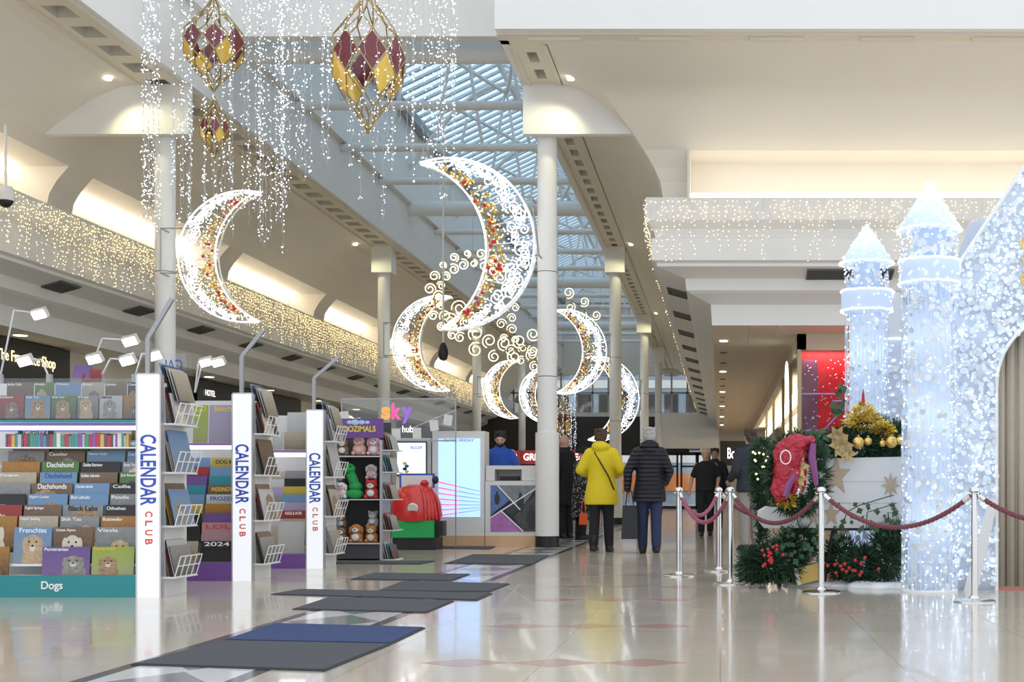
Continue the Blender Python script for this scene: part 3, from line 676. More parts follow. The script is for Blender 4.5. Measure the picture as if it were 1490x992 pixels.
# --- second and third stands
Y2 = 12.57; X2 = WX(366, Y2); B2 = WZ(818, Y2)
st2 = stand(Y2, X2, WZ(573, Y2), -1.2, 'purple', B2, 'calendar stand with purple base and bright cartoon coloured calendars', .55, 9, .0905, .035)
Y3 = 14.54; X3 = WX(470, Y3); B3 = WZ(806, Y3)
st3 = stand(Y3, X3, WZ(597, Y3), -1.1, 'purple', B3, 'calendar stand with purple base and pale cream calendars', .5, 8, .0905, .035)
pole(st2, -.13, WZ(573, Y2), WZ(517, Y2), WX(379, Y2)-WX(347, Y2), WZ(478, Y2)-WZ(517, Y2)); pole(st3, -.13, WZ(597, Y3), WZ(549, Y3), WX(487, Y3)-WX(449, Y3), WZ(516, Y3)-WZ(549, Y3))
r2 = [('black','2024','tw'),('pink','LOL','tr'),('purple','','tw'),('orange','','tw'),('white','FROZEN','tb'),('brown','PADDINGTON','ty'),('teal','','tw'),('blue','','tw'),('yellow','DOG MAN','tk')]
for i, (c, ti, tcl) in enumerate(r2):
    calendar((WX(312, Y2), Y2+.05+i*.035, B2+.002+i*.0905), WX(337, Y2)-WX(288, Y2), .2 if i == 0 else .29, c, '%s calendar in the main column of the purple based cartoon stand, %s tier' % (c, ORD[i]), 'cartoon calendars in the tiers', ti or None, tcl, 0, -.1, th=.04, tpos=.86, tw=.75)
    c2 = ('cream','black','black','yellow','blue','teal','purple','red','blue')[i]
    calendar((WX(262, Y2), Y2+.05+i*.035, B2+.002+i*.0905), .30, .29 if i else .2, c2, '%s calendar half hidden beside the post, %s tier of the cartoon stand' % (c2, ORD[i]), 'cartoon calendars in the tiers', None, dog=0, tilt=-.1)
r3 = ['white','cream','red','lilac','blue','yellow','black','grey']
for i, c in enumerate(r3):
    calendar((WX(421, Y3), Y3+.05+i*.035, B3+.002+i*.0905), .30, .3 if i else .36, c, '%s calendar in the %s tier of the pale calendar stand' % (c, ORD[i]), 'pale calendars in the tiers', 'HUGS & HOPE' if c == 'red' else None, 'tw', 0, -.1, th=.035)
    c2 = ('cream','white','cream','white','grey','lilac','white','cream')[i]
    calendar((WX(398, Y3)-.03, Y3+.055+i*.035, B3+.003+i*.0905), .2, .29, c2, '%s calendar beside the main column in the %s tier of the pale stand' % (c2, ORD[i]), 'pale calendars in the tiers', None, dog=0, tilt=-.1)
for st, Y, X, l0, l1, zz in ((st2, Y2, X2, -1.2, -.19, (648, 645, 587)), (st3, Y3, X3, -1.1, -.19, (659, 655, 598))):
    MB().box(l0, l1, .05, .09, WZ(zz[0]+5, Y), WZ(zz[0], Y)).build('strip_lamp', 'lampstrip', st); MB().box(l0, l1, .02, .25, WZ(zz[1]+2, Y), WZ(zz[1], Y)).build('upper_shelf', 'purple', st)
for px0, px1, c, ti, lb in ((276, 297, 'lime', 'GO', 'lime calendar on the upper shelf of the cartoon stand'), (299, 338, 'lilac', 'Stitch', 'large lilac calendar on the upper shelf of the cartoon stand')):
    calendar((WX((px0+px1)/2, Y2), Y2+.08, WZ(644, Y2)), WX(px1, Y2)-WX(px0, Y2), .37, c, lb, 'upper shelf calendars', ti, 'ty', 0, -.08, th=.05, tpos=.9, tw=.66)
for px0, px1, z, c, lb in ((393, 408, 654, 'white', 'white narrow calendar on the upper shelf of the pale stand'), (410, 445, 654, 'cream', 'cream calendar at the front of the upper shelf of the pale stand')):
    calendar((WX((px0+px1)/2, Y3), Y3+.07, WZ(z, Y3)), WX(px1, Y3)-WX(px0, Y3), .2, c, lb, 'upper shelf calendars', None, dog=0, tilt=-.08)
calendar((WX(428, Y3), Y3+.2, WZ(654, Y3)+.01), .30, .42, 'white', 'white leaf patterned calendar at the back of the pale stand', 'upper shelf calendars', None, dog=0, tilt=-.08)
# side pockets (wire racks on the aisle sides of the stands)
def side_racks(st, Y, X, ht, depth, cols, what):
    lev = [.16, .58, 1.02, 1.42]
    for j, z in enumerate(lev):
        m = MB(); y0 = .06; n = 5
        for k in range(n):
            y = y0+k*(depth-.08)/(n-1); m.tube([(0, y, z), (.10, y, z), (.15, y, z+.17)], .005, 5)
        for zz, xx in ((0, .10), (.09, .127), (.17, .15)): m.tube([(xx, y0, z+zz), (xx, y0+depth-.08, z+zz)], .005, 5)
        m.build('wire_rack', 'whitewire', st)
        MB().box(-.002, .11, .05, depth-.01, z-.012, z-.004).build('rack_shelf', 'whitepanel', st)
        for k in range(5):
            c = cols[(j*5+k) % len(cols)]; hh = .26+.05*((k*7+j) % 3)
            o = calendar((X+.095-.017*k, Y+.06+depth*.45, z), .9*depth-.08-.012*k, hh, c, '%s calendar number %s from the front in the %s side rack of the %s' % (c, ('one','two','three','four','five')[k], ('lowest','second','third','top')[j], what), 'calendars in the side racks', None, dog=(k+j) % 2, tilt=-.22, rz=PI/2, name='slim_calendar')
side_racks(st1, Y1, X1, 1.8, .52, ['grey','white','black','red','cream','blue','brown','orange','yellow','black','blue','cream','white','brown'], 'dog stand')
side_racks(st2, Y2, X2, 1.8, .52, ['grey','brown','black','grey','cream','white','brown','red','black'], 'cartoon stand')
side_racks(st3, Y3, X3, 1.75, .48, ['cream','white','lilac','white','grey','cream','black'], 'pale stand')
for st, X, Y, zt, wh in ((0, X1, Y1, 545, 'dog stand'), (1, X2, Y2, 573, 'cartoon stand'), (2, X3, Y3, 597, 'pale stand')):
    for k in range(5):
        c = ('blue','black','grey','white','cream')[k]
        calendar((X+.02+.022*k, Y+.3, WZ(zt, Y)-.20), .3, .32-.015*k, c, 'tall %s magazine slanting in the top side pocket of the %s' % (c, wh), 'magazines slanting beside the posts', None, dog=0, tilt=-.28, rz=PI/2, name='slim_calendar')
# floodlights on arms
M['flood'] = mat('halogen flood glass', (1,1,1), es=8, ecol=(1, .98, .94))
def flood(px, py, Y, bx, by, lb, face=-1):
    c = W(px, py, Y); b = W(bx, by, Y); b.z = (WZ(545, Y1) if Y < 12 else WZ(573, Y2))+.02; t = thing('arm_floodlight', lb, 'lamp', b, group='floodlights clamped to the stands'); d = c-b
    mid = Vector((d.x*.35, 0, d.z*1.05)); pts = [Vector((0,0,0)).lerp(mid, i/6) if i < 6 else mid.lerp(d, (i-6)/6) for i in range(13)]
    MB().tube(pts, .008, 6).build('arm', 'alu', t, True); MB().box(-.02, .02, -.02, .02, -.05, .03).build('clamp', 'greymetal', t)
    rm = Matrix.Rotation(.5, 3, 'X') @ Matrix.Rotation(.25*face, 3, 'Y')
    MB().obox(d, (.13, .05, .085), rm).build('housing', 'alu', t); MB().obox(d+rm@Vector((0, -.027, -.004)), (.11, .008, .065), rm).build('lens', 'flood', t)
for a in ((58, 456, 11.18, 0, 475, 'floodlight on a long arm high above the dog stand'), (37, 524, 11.18, 72, 548, 'floodlight in front of the lit shop lettering'), (190, 495, 11.18, 127, 545, 'upper floodlight above the pole beside the lit post'),
          (186, 523, 11.18, 147, 548, 'floodlight low behind the dog stand'), (226, 516, 11.18, 196, 545, 'floodlight beside the tall white column'), (138, 521, 11.18, 127, 548, 'unlit looking floodlight behind the propped magazines'), (318, 526, 13.1, 283, 580, 'double floodlight above the cartoon stand'), (300, 526, 13.1, 283, 580, 'floodlight paired with another above the cartoon stand')): flood(*a)
# clear header panel seen from behind
hp = tag(thing('header_sign', 'clear plastic header panel with mirrored lettering above the side racks', 'sign', W(254, 575, 11.16)))
MB().box(-.17, .14, 0, .006, 0, .36).build('panel', 'acrylic', hp); text('lettering', 'CAL', 'inkblue', hp, (-.02, -.004, .26), -.17, .09); text('lettering', 'C', 'inkred', hp, (.03, -.004, .13), -.06, .08, bold=.05)
MB().box(-.12, -.10, -.02, .0, -.1, .1).build('stem', 'greymetal', hp)
# --- plush toy stand
Y4 = 16.2; x0, x1 = WX(486, Y4), WX(556, Y4); t4 = thing('toy_stand', 'dark shelving stand of plush toys with purple header', 'display stand', (x0, Y4, 0)); wd = x1-x0
M['shelfgrey'] = mat('charcoal shelf back', (.06, .06, .065), .6)
MB().box(0, wd, .42, .45, 0, WZ(612, Y4)).build('back_panel', 'shelfgrey', t4); MB().box(wd-.03, wd, 0, .45, 0, WZ(640, Y4)).build('side_panel', 'alu', t4); MB().box(0, .03, 0, .45, 0, WZ(640, Y4)).build('side_panel', 'alu', t4)
for py in (663, 726, 790): MB().box(.03, wd-.03, 0, .42, WZ(py+1.5, Y4), WZ(py, Y4)).build('shelf', 'whitepanel', t4)
MB().box(.03, wd-.03, .02, .04, .02, WZ(792, Y4)).build('kick_panel', 'shelfgrey', t4)
hd = MB().box(0, wd+.02, -.03, 0, WZ(637, Y4), WZ(609, Y4)).build('header', 'purple', t4)
text('lettering', 'SNOOZIMALS', 'ty', hd, (wd*.45, -.033, WZ(624, Y4)), wd*.86, .075, bold=.03); M['cloudblue'] = mat('pale blue print', (.45, .62, .85), .5)
m = MB()
for dx, r in ((.2, .035), (.27, .05), (.35, .04), (.42, .03)): m.sphere((dx, -.03, WZ(614.5, Y4)), (r, .004, r*.7), 12, 6)
m.build('cloud_print', 'cloudblue', hd, True)
for n, c in (('f_brown', (.30,.17,.09)), ('f_cream', (.80,.72,.58)), ('f_pink', (.80,.48,.55)), ('f_green', (.03,.38,.10)), ('f_white', (.82,.82,.80)), ('f_black', (.02,.02,.02)), ('f_red', (.62,.06,.05)), ('f_orange', (.55,.22,.06)), ('f_grey', (.50,.50,.53)), ('f_tan', (.72,.46,.33))): M[n] = mat('plush '+n[2:], c, .95, var=.15, scale=60, bump=.5)
def plush(px, py, r, body, patch, eye, lb, ears='round', dy=.12):
    c = W(px, py, Y4+dy); t = thing('plush_toy', lb, 'soft toy', (c.x, c.y, c.z), group='plush toys on the shelves'); R_ = r
    m = MB(); m.sphere((0, 0, R_*.85), (R_*1.0, R_*.85, R_*.85), 16, 10); m.sphere((-R_*.75, -R_*.5, R_*.3), (R_*.3, R_*.45, R_*.28)); m.sphere((R_*.75, -R_*.5, R_*.3), (R_*.3, R_*.45, R_*.28)); m.build('body', body, t, True)
    m = MB(); m.sphere((0, -R_*.25, R_*2.0), (R_*.85, R_*.75, R_*.72), 16, 10)
    if ears == 'round': m.sphere((-R_*.65, -R_*.15, R_*2.55), R_*.3); m.sphere((R_*.65, -R_*.15, R_*2.55), R_*.3)
    elif ears == 'point': m.cyl((-R_*.5, -.2*R_, R_*2.4), (-R_*.7, -.2*R_, R_*3.0), R_*.3, .01, 8); m.cyl((R_*.5, -.2*R_, R_*2.4), (R_*.7, -.2*R_, R_*3.0), R_*.3, .01, 8)
    elif ears == 'flop': m.sphere((-R_*.85, -R_*.3, R_*1.8), (R_*.2, R_*.3, R_*.55)); m.sphere((R_*.85, -R_*.3, R_*1.8), (R_*.2, R_*.3, R_*.55))
    h = m.build('head', body, t, True)
    m = MB(); m.sphere((0, -R_*.85, R_*1.85), (R_*.5, R_*.25, R_*.38)); m.sphere((0, -R_*.72, R_*.8), (R_*.55, R_*.25, R_*.5)); m.build('face_patch', patch, t, True)
    m = MB(); m.sphere((-R_*.33, -R_*.92, R_*2.15), R_*.09, 8, 6); m.sphere((R_*.33, -R_*.92, R_*2.15), R_*.09, 8, 6); m.sphere((0, -R_*1.1, R_*1.95), (R_*.14, R_*.08, R_*.09), 8, 6); m.build('eyes', eye, h, True)
PL = [(499,662,.075,'f_brown','f_white','f_black','brown sloth plush with pale face on the upper shelf','none'),(523,662,.085,'f_tan','f_pink','f_black','beige plush with pink snout on the upper shelf','none'),(545,662,.085,'f_pink','f_white','f_black','pale pink plush on the upper shelf','flop'),
 (497,725,.075,'f_white','f_pink','f_black','white plush with pink muzzle beside the green toy','flop'),(541,725,.085,'f_red','f_white','f_black','red fox plush with pointed ears','point'),
 (497,789,.07,'f_brown','f_white','f_black','brown sloth plush on the bottom shelf','none'),(519,789,.085,'f_orange','f_white','f_black','orange and white puppy plush','flop'),(541,789,.08,'f_orange','f_cream','f_black','russet red panda plush','round')]
for a in PL: plush(*a)
plush(541, 697, .07, 'f_white', 'f_pink', 'f_black', 'black and white cow plush with pink muzzle stacked above the fox', 'flop', .2)
plush(543, 765, .068, 'f_grey', 'f_white', 'f_black', 'pale grey koala plush stacked above the red panda', 'round', .2); plush(497, 767, .062, 'f_brown', 'f_white', 'f_black', 'brown sloth plush stacked on another sloth', 'none', .2); plush(492, 700, .065, 'f_pink', 'f_white', 'f_black', 'pink plush half hidden behind the side rack', 'flop', .2)
c = W(514, 725, Y4+.13); g = thing('plush_toy', 'coiled green snake plush with raised head', 'soft toy', c, group='plush toys on the shelves')
m = MB(); m.sphere((.02, 0, .06), (.11, .1, .065)); m.sphere((.03, 0, .15), (.085, .08, .06)); m.tube([(.02, 0, .18), (-.01, -.01, .26), (-.035, -.02, .32)], [.06, .06, .06], 12); m.build('body', 'f_green', g, True)
hh = MB().sphere((-.04, -.03, .37), (.075, .075, .07), 14, 10).build('head', 'f_green', g, True); m = MB(); m.sphere((-.07, -.095, .40), .011); m.sphere((-.01, -.095, .40), .011); m.build('eyes', 'f_black', hh, True)
# racks on the toy stand's aisle side
for j, py in enumerate((640, 672, 712, 757, 800)):
    z = WZ(py, Y4)-.12; o = MB(); o.box(wd, wd+.16, .03, .42, z-.012, z); o.build('rack_shelf', 'whitepanel', t4)
    for k in range(4):
        cc = ('red','grey','cream','white','teal','brown','white','grey','red','cream')[(j*3+k) % 10]
        calendar((x1+.03+.03*k, Y4+.22, z+.001), .30, .24-.02*k, cc, '%s card pack in the %s side rack of the toy stand' % (cc, ('top','second','third','fourth','lowest')[j]), 'card packs beside the toy stand', None, dog=0, tilt=-.25, rz=PI/2, name='card_pack')
# --- media stand: video panel, counter, clear banner
YS = 20.1; M['standwhite'] = mat('stand white', (.72, .71, .69), .4); M['woodlit'] = mat('pale wood plinth', (.66, .42, .24), .35, var=.12, scale=6)
M['screen'] = mat('pale blue screen', (.4, .6, .95), .3, es=.55, ecol=(.40, .62, 1)); M['screen2'] = mat('white screen', (.8, .9, 1), .3, es=.5, ecol=(.72, .86, 1))
M['lineR'] = mat('magenta screen line', (.8,.05,.2), es=.7, ecol=(.75,.05,.2)); M['lineB'] = mat('blue screen line', (.1,.2,.8), es=.6, ecol=(.12,.2,.8))
vx = WX(629, YS); vw = WX(705, YS)-vx; vt = thing('video_panel', 'tall white video panel showing a pale blue screen with red and blue lines', 'screen', (vx, YS, 0))
MB().box(0, vw, 0, .4, .17, WZ(627, YS)).build('cabinet', 'standwhite', vt); MB().box(0.005, vw, -.02, .42, 0, .17).build('plinth', 'woodlit', vt)
sc = MB().box(WX(638, YS)-vx, WX(698.5, YS)-vx, -.012, 0, WZ(752, YS), WZ(638, YS)).build('screen', 'screen', vt)
for k in range(7):
    a = W(638, 701+k*8.2, YS-.016); b = W(698, (714.5+k*(6.0-.25*k)), YS-.016); mid = a.lerp(b, .5); a.x -= vx; b.x -= vx; mid.x -= vx; a.y = b.y = mid.y = -.016
    MB().tube([a, mid], [.012, .008], 4).build('red_line', 'lineR', sc); MB().tube([mid, b], [.008, .005], 4).build('blue_line', 'lineB', sc)
text('lettering', 'BLACK FRIDAY', 'tk', sc, ((WX(668, YS)-vx), -.014, WZ(640.5, YS)), .46, .04)
ct = thing('counter', 'white service counter with a photo collage front', 'counter', (WX(705.5, YS), YS, 0)); cw = WX(790, YS)-WX(705.5, YS)
MB().box(.005, cw, 0, .55, .17, WZ(699.5, YS)).build('cabinet', 'standwhite', ct); MB().box(.005, cw, -.02, .57, 0, .17).build('plinth', 'woodlit', ct)
m = MB(); zt0, zt1 = WZ(699, YS), WZ(677, YS); m.box(.005, .14, .05, .5, zt0, zt1); m.box(.56, cw, .05, .5, zt0, zt1); m.box(.14, .56, .05, .5, zt1-.06, zt1); m.box(.14, .56, .4, .5, zt0, zt1-.06); m.build('raised_shelf', 'standwhite', ct)
MB().box(.2, .48, .2, .35, zt0, zt0+.07).build('till', 'black', ct)
px0, px1, pz0, pz1 = WX(714, YS)-WX(705.5, YS), cw-.04, WZ(773, YS), WZ(706, YS)
po = MB().box(px0, px1, -.008, 0, pz0, pz1).build('poster', 'black', ct); pw = px1-px0; ph = pz1-pz0
for nm, col, poly in (('picture', (.10,.18,.42), [(0,.35),(0,1),(.12,1),(.38,.68)]), ('picture', (.20,.22,.24), [(.16,1),(.96,1),(.62,.5),(.42,.7)]), ('picture', (.03,.04,.07), [(.42,.64),(.58,.5),(.42,.34),(.24,.48)]), ('picture', (.42,.16,.44), [(0,0),(0,.3),(.2,.46),(.62,0)]), ('picture', (.06,.06,.065), [(.68,0),(1,0),(1,.92),(.46,.32)])):
    MB().prism([(px0+a*pw, pz0+b*ph) for a, b in poly], -.012, -.008).build(nm, mat('poster tint', col, .4, var=.5, scale=14), po)
m = MB()
for a, b in (((.14,1),(.60,.47)), ((.98,.98),(.0,.0+.3)), ((.20,.46),(.66,0))): m.tube([(px0+a[0]*pw, -.013, pz0+a[1]*ph), (px0+b[0]*pw, -.013, pz0+b[1]*ph)], .012, 4)
m.build('white_line', 'tw', po)
M['figprint'] = mat('figure print', (.035,.03,.035), .5)
for fx, fz, k in ((.6, .62, 1), (.82, .3, 1.25), (.13, .72, .7)):
    bx_, bz_ = px0+fx*pw, pz0+fz*ph
    MB().prism([(bx_+x*k, bz_+z*k) for x, z in ((-.03,-.14),(.03,-.14),(.06,-.02),(.05,.07),(.018,.095),(.028,.13),(0,.165),(-.028,.13),(-.018,.095),(-.05,.07),(-.06,-.02))], -.015, -.0125).build('figure_print', 'figprint', po)
mt = thing('monitor', 'white wall screen on the media stand beside the red ride', 'screen', (WX(575, YS), YS, 0))
MB().box(0, WX(626, YS)-WX(575, YS), .05, .3, 0, WZ(637, YS)).build('cabinet', 'standwhite', mt); MB().box(.02, .48, .0, .05, WZ(692, YS), WZ(642, YS)).build('bezel', 'black', mt)
MB().box(.03, .47, -.006, 0, WZ(690, YS), WZ(644, YS)).build('screen', 'screen2', mt); text('lettering', 'BIGGER', 'inkblue', mt, (.33, -.009, WZ(651, YS)), .18, .045)
for k, c in enumerate(('ty', 'inkblue', 'tk', 'ty')): MB().sphere((.15+.03*(k % 2), -.006, WZ(674+k*4, YS)), (.035, .003, .025), 10, 6).build('screen_print', c, mt, True)
bn = thing('clear_banner', 'clear hanging banner with a multicoloured word above the media stand', 'sign', (WX(497, 19.7), 19.7, WZ(640, 19.7))); bw = WX(663, 19.7)-WX(497, 19.7); bh = WZ(581, 19.7)-WZ(640, 19.7)
MB().box(0, bw, 0, .006, 0, bh).build('panel', 'acrylic', bn)
m = MB()
for a in ((0, bw, bh, bh+.02), (0, bw, -.02, 0)): m.box(a[0], a[1], -.005, .011, a[2], a[3])
for x in (0, bw*.42, bw): m.box(x-.008, x+.008, -.005, .011, -1.75 if x != bw*.42 else 0, bh)
m.build('frame', 'greymetal', bn)
for ch, c, dx, wd_ in (('s', (.95,.35,.08), .67, .14), ('k', (.85,.10,.35), .83, .15), ('y', (.25,.12,.6), .99, .16)): text('lettering', ch, mat('logo '+ch, c, .4, es=.35, ecol=c), bn, (dx, -.006, bh*.66-(.03 if ch == 'y' else 0)+(.03 if ch == 'k' else 0)), wd_, .19 if ch == 's' else .25, bold=.04)
text('lettering', 'hub', 'signwhite', bn, (1.0, -.006, bh*.27), .16, .1)
bu = tag(thing('bunting', 'string of white cards draped across the clear banner', 'bunting', (WX(497, 19.69), 19.69, 0))); bp = [(0, 598), (18, 608), (45, 618), (75, 624), (105, 622), (130, 611), (150, 603), (165, 597)]
MB().tube([(a/F*19.69, 0, WZ(b, 19.69)) for a, b in bp], .005, 4).build('string', 'whitewire', bu)
for a, b in bp[:-1]: MB().obox((a/F*19.69+.05, -.005, WZ(b+8, 19.69)), (.13, .006, .16), Matrix.Rotation(R.uniform(-.25, .25), 3, 'Y')).build('card', 'whitepanel', bu)
# coin ride
rd = thing('coin_ride', 'glossy red and green coin operated children ride beside the toy stand', 'ride', G(606, 799));
m = MB(); m.lathe([(.02,.42),(.36,.42),(.40,.50),(.38,.66),(.33,.80),(.26,.90),(.12,.95),(.02,.955)], n=28, sx=.95, sy=.8); m.build('red_body', 'red', rd, True)
m = MB()
for k in range(5): m.tube([(.20+.045*k, -.30+.045*k, .44), (.18+.04*k, -.28+.04*k, .70), (.12+.03*k, -.2+.03*k, .9)], .012, 5)
m.build('ribs', 'red', rd, True)
MB().box(-.32, .30, -.25, .25, .18, .43).build('green_base', 'f_green', rd); MB().box(-.30, .34, -.22, .22, 0, .18).build('foot', 'black', rd); MB().cyl((.02,-.29,.62), (.02,-.325,.60), .075, n=20).build('round_badge', 'whitepanel', rd, True); MB().box(.30, .42, -.15, .1, .2, .42).build('coin_box', 'black', rd)
MB().box(-.3, .22, .2, .24, .9, 1.12).build('board', 'inkblue', rd); MB().box(-.27, .19, .19, .2, .92, 1.09).build('board_face', 'whitepanel', rd); MB().lathe([(.05,.93),(.07,.98),(.03,1.02)], (.12, 0, 0), 14).build('knob', 'red', rd, True); MB().sphere((.3, -.1, 1.02), (.05,.06,.06)).build('seat_grip', 'black', rd, True)
# ================= PEOPLE =================
def remeshed(mb, voxel, name, m_, parent=None, smooth=6):
    me = mb.mesh('tmp', m_); o = bpy.data.objects.new('tmp', me); C.objects.link(o)
    r = o.modifiers.new('r', 'REMESH'); r.mode = 'VOXEL'; r.voxel_size = voxel
    if smooth: q = o.modifiers.new('s', 'SMOOTH'); q.iterations = smooth; q.factor = .5
    dg = bpy.context.evaluated_depsgraph_get(); me2 = bpy.data.meshes.new_from_object(o.evaluated_get(dg)); me2.name = name
    bpy.data.objects.remove(o); me2.materials.clear(); me2.materials.append(M[m_]); me2.polygons.foreach_set('use_smooth', [True]*len(me2.polygons))
    return link(name, me2, parent)
def limb(m, pts, rs, n=14):
    for (p, q), (a, b) in zip(zip(pts, pts[1:]), zip(rs, rs[1:])): m.cyl(p, q, a, b, n)
    for p, r in zip(pts, rs): m.sphere(p, r, 14, 10)
def hand(m, wr, dr, side, curl=.35):
    d = Vector(dr).normalized(); u = Vector((side, 0, 0)); u = (u-d*u.dot(d)).normalized(); v = d.cross(u)   # u: across, v: palm normal
    rot = Matrix((u, v, d)).transposed(); wr = Vector(wr)
    m.sphere(wr+d*.045, (.038, .017, .05), 12, 8, rot)
    for k, L in enumerate((.062, .072, .068, .052)):
        b = wr+d*.08+u*(.027-.018*k); p1 = b+d*L*.5-v*side*L*curl*.4; p2 = p1+d*L*.38-v*side*L*curl*.9
        limb(m, [b, p1, p2], [.0095, .009, .0075], 8)
    b = wr+d*.03+u*.032; limb(m, [b, b+d*.028+u*.022, b+d*.055+u*.028-v*side*.01], [.012, .010, .008], 8)
def person(name, label, loc, rz, Ht, J, wear, hair, voxel=.011):
    """J: joints for l/r elbow, wrist, knee, ankle; local frame faces -Y, x right as seen from the front"""
    sh = {s: Vector((.175*s, .0, 1.385)) for s in (-1, 1)}; hp = {s: Vector((.088*s, 0, .92)) for s in (-1, 1)}
    hr = Matrix.Rotation(J.get('yaw', 0), 3, 'Z') @ Matrix.Rotation(J.get('pitch', 0), 3, 'X'); nk = Vector((0, .005, 1.47))
    H_ = lambda x, y, z: nk+hr@(Vector((x, y, z))-nk)
    m = MB()
    m.sphere(H_(0, .005, 1.605), (.074, .092, .098), 20, 14, hr); m.sphere(H_(0, -.018, 1.545), (.056, .068, .068), 16, 12, hr)
    m.cyl(H_(0, -.085, 1.605), H_(0, -.106, 1.572), .010, .017, 10); m.sphere(H_(0, -.104, 1.572), .015, 10, 8); m.sphere(H_(0, -.078, 1.535), (.026, .012, .012), 10, 8, hr)
    for s in (-1, 1): m.sphere(H_(.076*s, .012, 1.59), (.012, .022, .032), 10, 8, hr); m.sphere(H_(.034*s, -.075, 1.62), (.022, .014, .012), 10, 8, hr)
    limb(m, [Vector((0, .01, 1.40)), H_(0, .005, 1.53)], [.062, .054])
    m.sphere((0, 0, 1.27), (.165, .105, .17), 20, 14); m.sphere((0, 0, 1.08), (.148, .105, .17), 20, 14); m.sphere((0, .01, .93), (.168, .118, .13), 20, 14); m.sphere((0, 0, 1.40), (.15, .07, .06), 16, 10)
    for s in (-1, 1):
        e, wr, kn, an = (Vector(J[k][0 if s < 0 else 1]) for k in ('elbow', 'wrist', 'knee', 'ankle'))
        limb(m, [sh[s], e, wr], [.055, .042, .029]); hand(m, wr, (wr-e), s)
        limb(m, [hp[s], kn, an], [.088, .058, .038]); m.sphere(an+Vector((0, -.055, -.045)), (.042, .115, .038), 12, 8)
    o = remeshed(m, voxel, name, 'skin'); o.location = loc; o.rotation_euler = (0, 0, rz); k = Ht/1.70; o.scale = (k, k, k); tag(o, label, 'person')
    m = MB()
    for s in (-1, 1): m.sphere(H_(.033*s, -.086, 1.612), (.011, .006, .007), 8, 6)
    m.build('eyes', 'black', o, True); MB().sphere(H_(0, -.09, 1.535), (.024, .005, .006), 10, 6).build('mouth', 'lip', o, True)
    E_ = lambda key, s: Vector(J[key][0 if s < 0 else 1])
    for w_ in wear:
        kind, mt = w_[0], w_[1]; m = MB()
        if kind in ('coat', 'top', 'dress'):
            hem = w_[2]; fl = w_[3]; slv = w_[4]
            prof = [(.165*fl, hem), (.178*(fl*.6+.4), (hem+.95)/2 if hem < .9 else hem+.03), (.178, 1.0), (.172, 1.12), (.182, 1.27), (.175, 1.37), (.12, 1.44), (.068, 1.475)]
            m.lathe(prof, (0, .005, 0), 32, 1.08, .80)
            for s in (-1, 1):
                S0 = Vector((.155*s, .0, 1.365)); e, wr = E_('elbow', s), E_('wrist', s)
                if slv == 'long': limb(m, [S0, e+(e-S0)*.01, e.lerp(wr, .93)], [.088, .066, .052])
                else: limb(m, [S0, S0.lerp(e, .72)], [.076, .064])
            if len(w_) > 5 and w_[5] == 'hood': m.sphere((0, .085, 1.46), (.125, .085, .085), 20, 12); m.tube([(.1*math.sin(a), .02-.09*math.cos(a)*-1, 1.475) for a in [i*PI/8-PI/2*0 for i in range(16)]], .035, 8, True)
            if len(w_) > 5 and w_[5] == 'collar': m.lathe([(.085, 1.44), (.082, 1.50)], (0, .008, 0), 20)
            g = remeshed(m, .012, 'coat' if kind == 'coat' else ('dress' if kind == 'dress' else 'top'), mt, o, 8)
        elif kind == 'trousers':
            m.sphere((0, .01, .94), (.182, .132, .14), 20, 12)
            for s in (-1, 1): limb(m, [hp[s], E_('knee', s), E_('ankle', s)+Vector((0, 0, .02))], [.105, .078, .066])
            g = remeshed(m, .012, 'trousers', mt, o, 6)
        elif kind == 'shoes':
            hi = w_[2]
            for s in (-1, 1):
                m = MB(); an = E_('ankle', s); m.sphere(an+Vector((0, -.055, -.042)), (.052, .13, .046), 16, 10); m.box(an.x-.045, an.x+.045, an.y-.17, an.y+.06, an.z-.088, an.z-.06)
                m.cyl(an+Vector((0, .005, -.06)), an+Vector((0, 0, hi)), .056, .06, 14); remeshed(m, .010, 'shoe', mt, o, 3)
    kind, mt = hair[0], hair[1]
    if kind != 'bald':
        m = MB(); rr = R.Random(5) if hasattr(R, 'Random') else random.Random(5)
        if kind == 'beanie': m.sphere(H_(0, .012, 1.635), (.090, .106, .095), 18, 12, hr); m.lathe([(.092, 1.60), (.097, 1.615), (.093, 1.65)], (0, .012, 0), 20, 1, 1.12)
        else:
            m.sphere(H_(0, .022, 1.635), (.088, .098, .090), 18, 12, hr); m.sphere(H_(0, .055, 1.585), (.080, .066, .085), 16, 10, hr)
            for i in range(46):
                a = rr.uniform(0, PI*2); z = rr.uniform(-.05, .085); y = abs(math.sin(a)) if z < .035 else math.sin(a)
                m.sphere(H_(.074*math.cos(a), .03+.082*y, 1.625+z*.9), rr.uniform(.016, .022), 8, 6)
            if kind == 'bun': m.sphere(H_(0, .12, 1.66), .048, 12, 8)
        remeshed(m, .009, 'beanie' if kind == 'beanie' else 'hair', mt, o, 2)
    if len(hair) > 2: m = MB(); m.sphere(H_(0, -.03, 1.525), (.058, .068, .05), 14, 10, hr); remeshed(m, .009, 'beard', hair[2], o, 2)
    return o
def joints(**k):
    d = dict(elbow=((-.25, .03, 1.12), (.25, .03, 1.12)), wrist=((-.27, -.04, .87), (.27, -.04, .87)), knee=((-.095, -.01, .50), (.095, -.01, .50)), ankle=((-.095, .02, .09), (.095, .02, .09)))
    d.update(k); return d
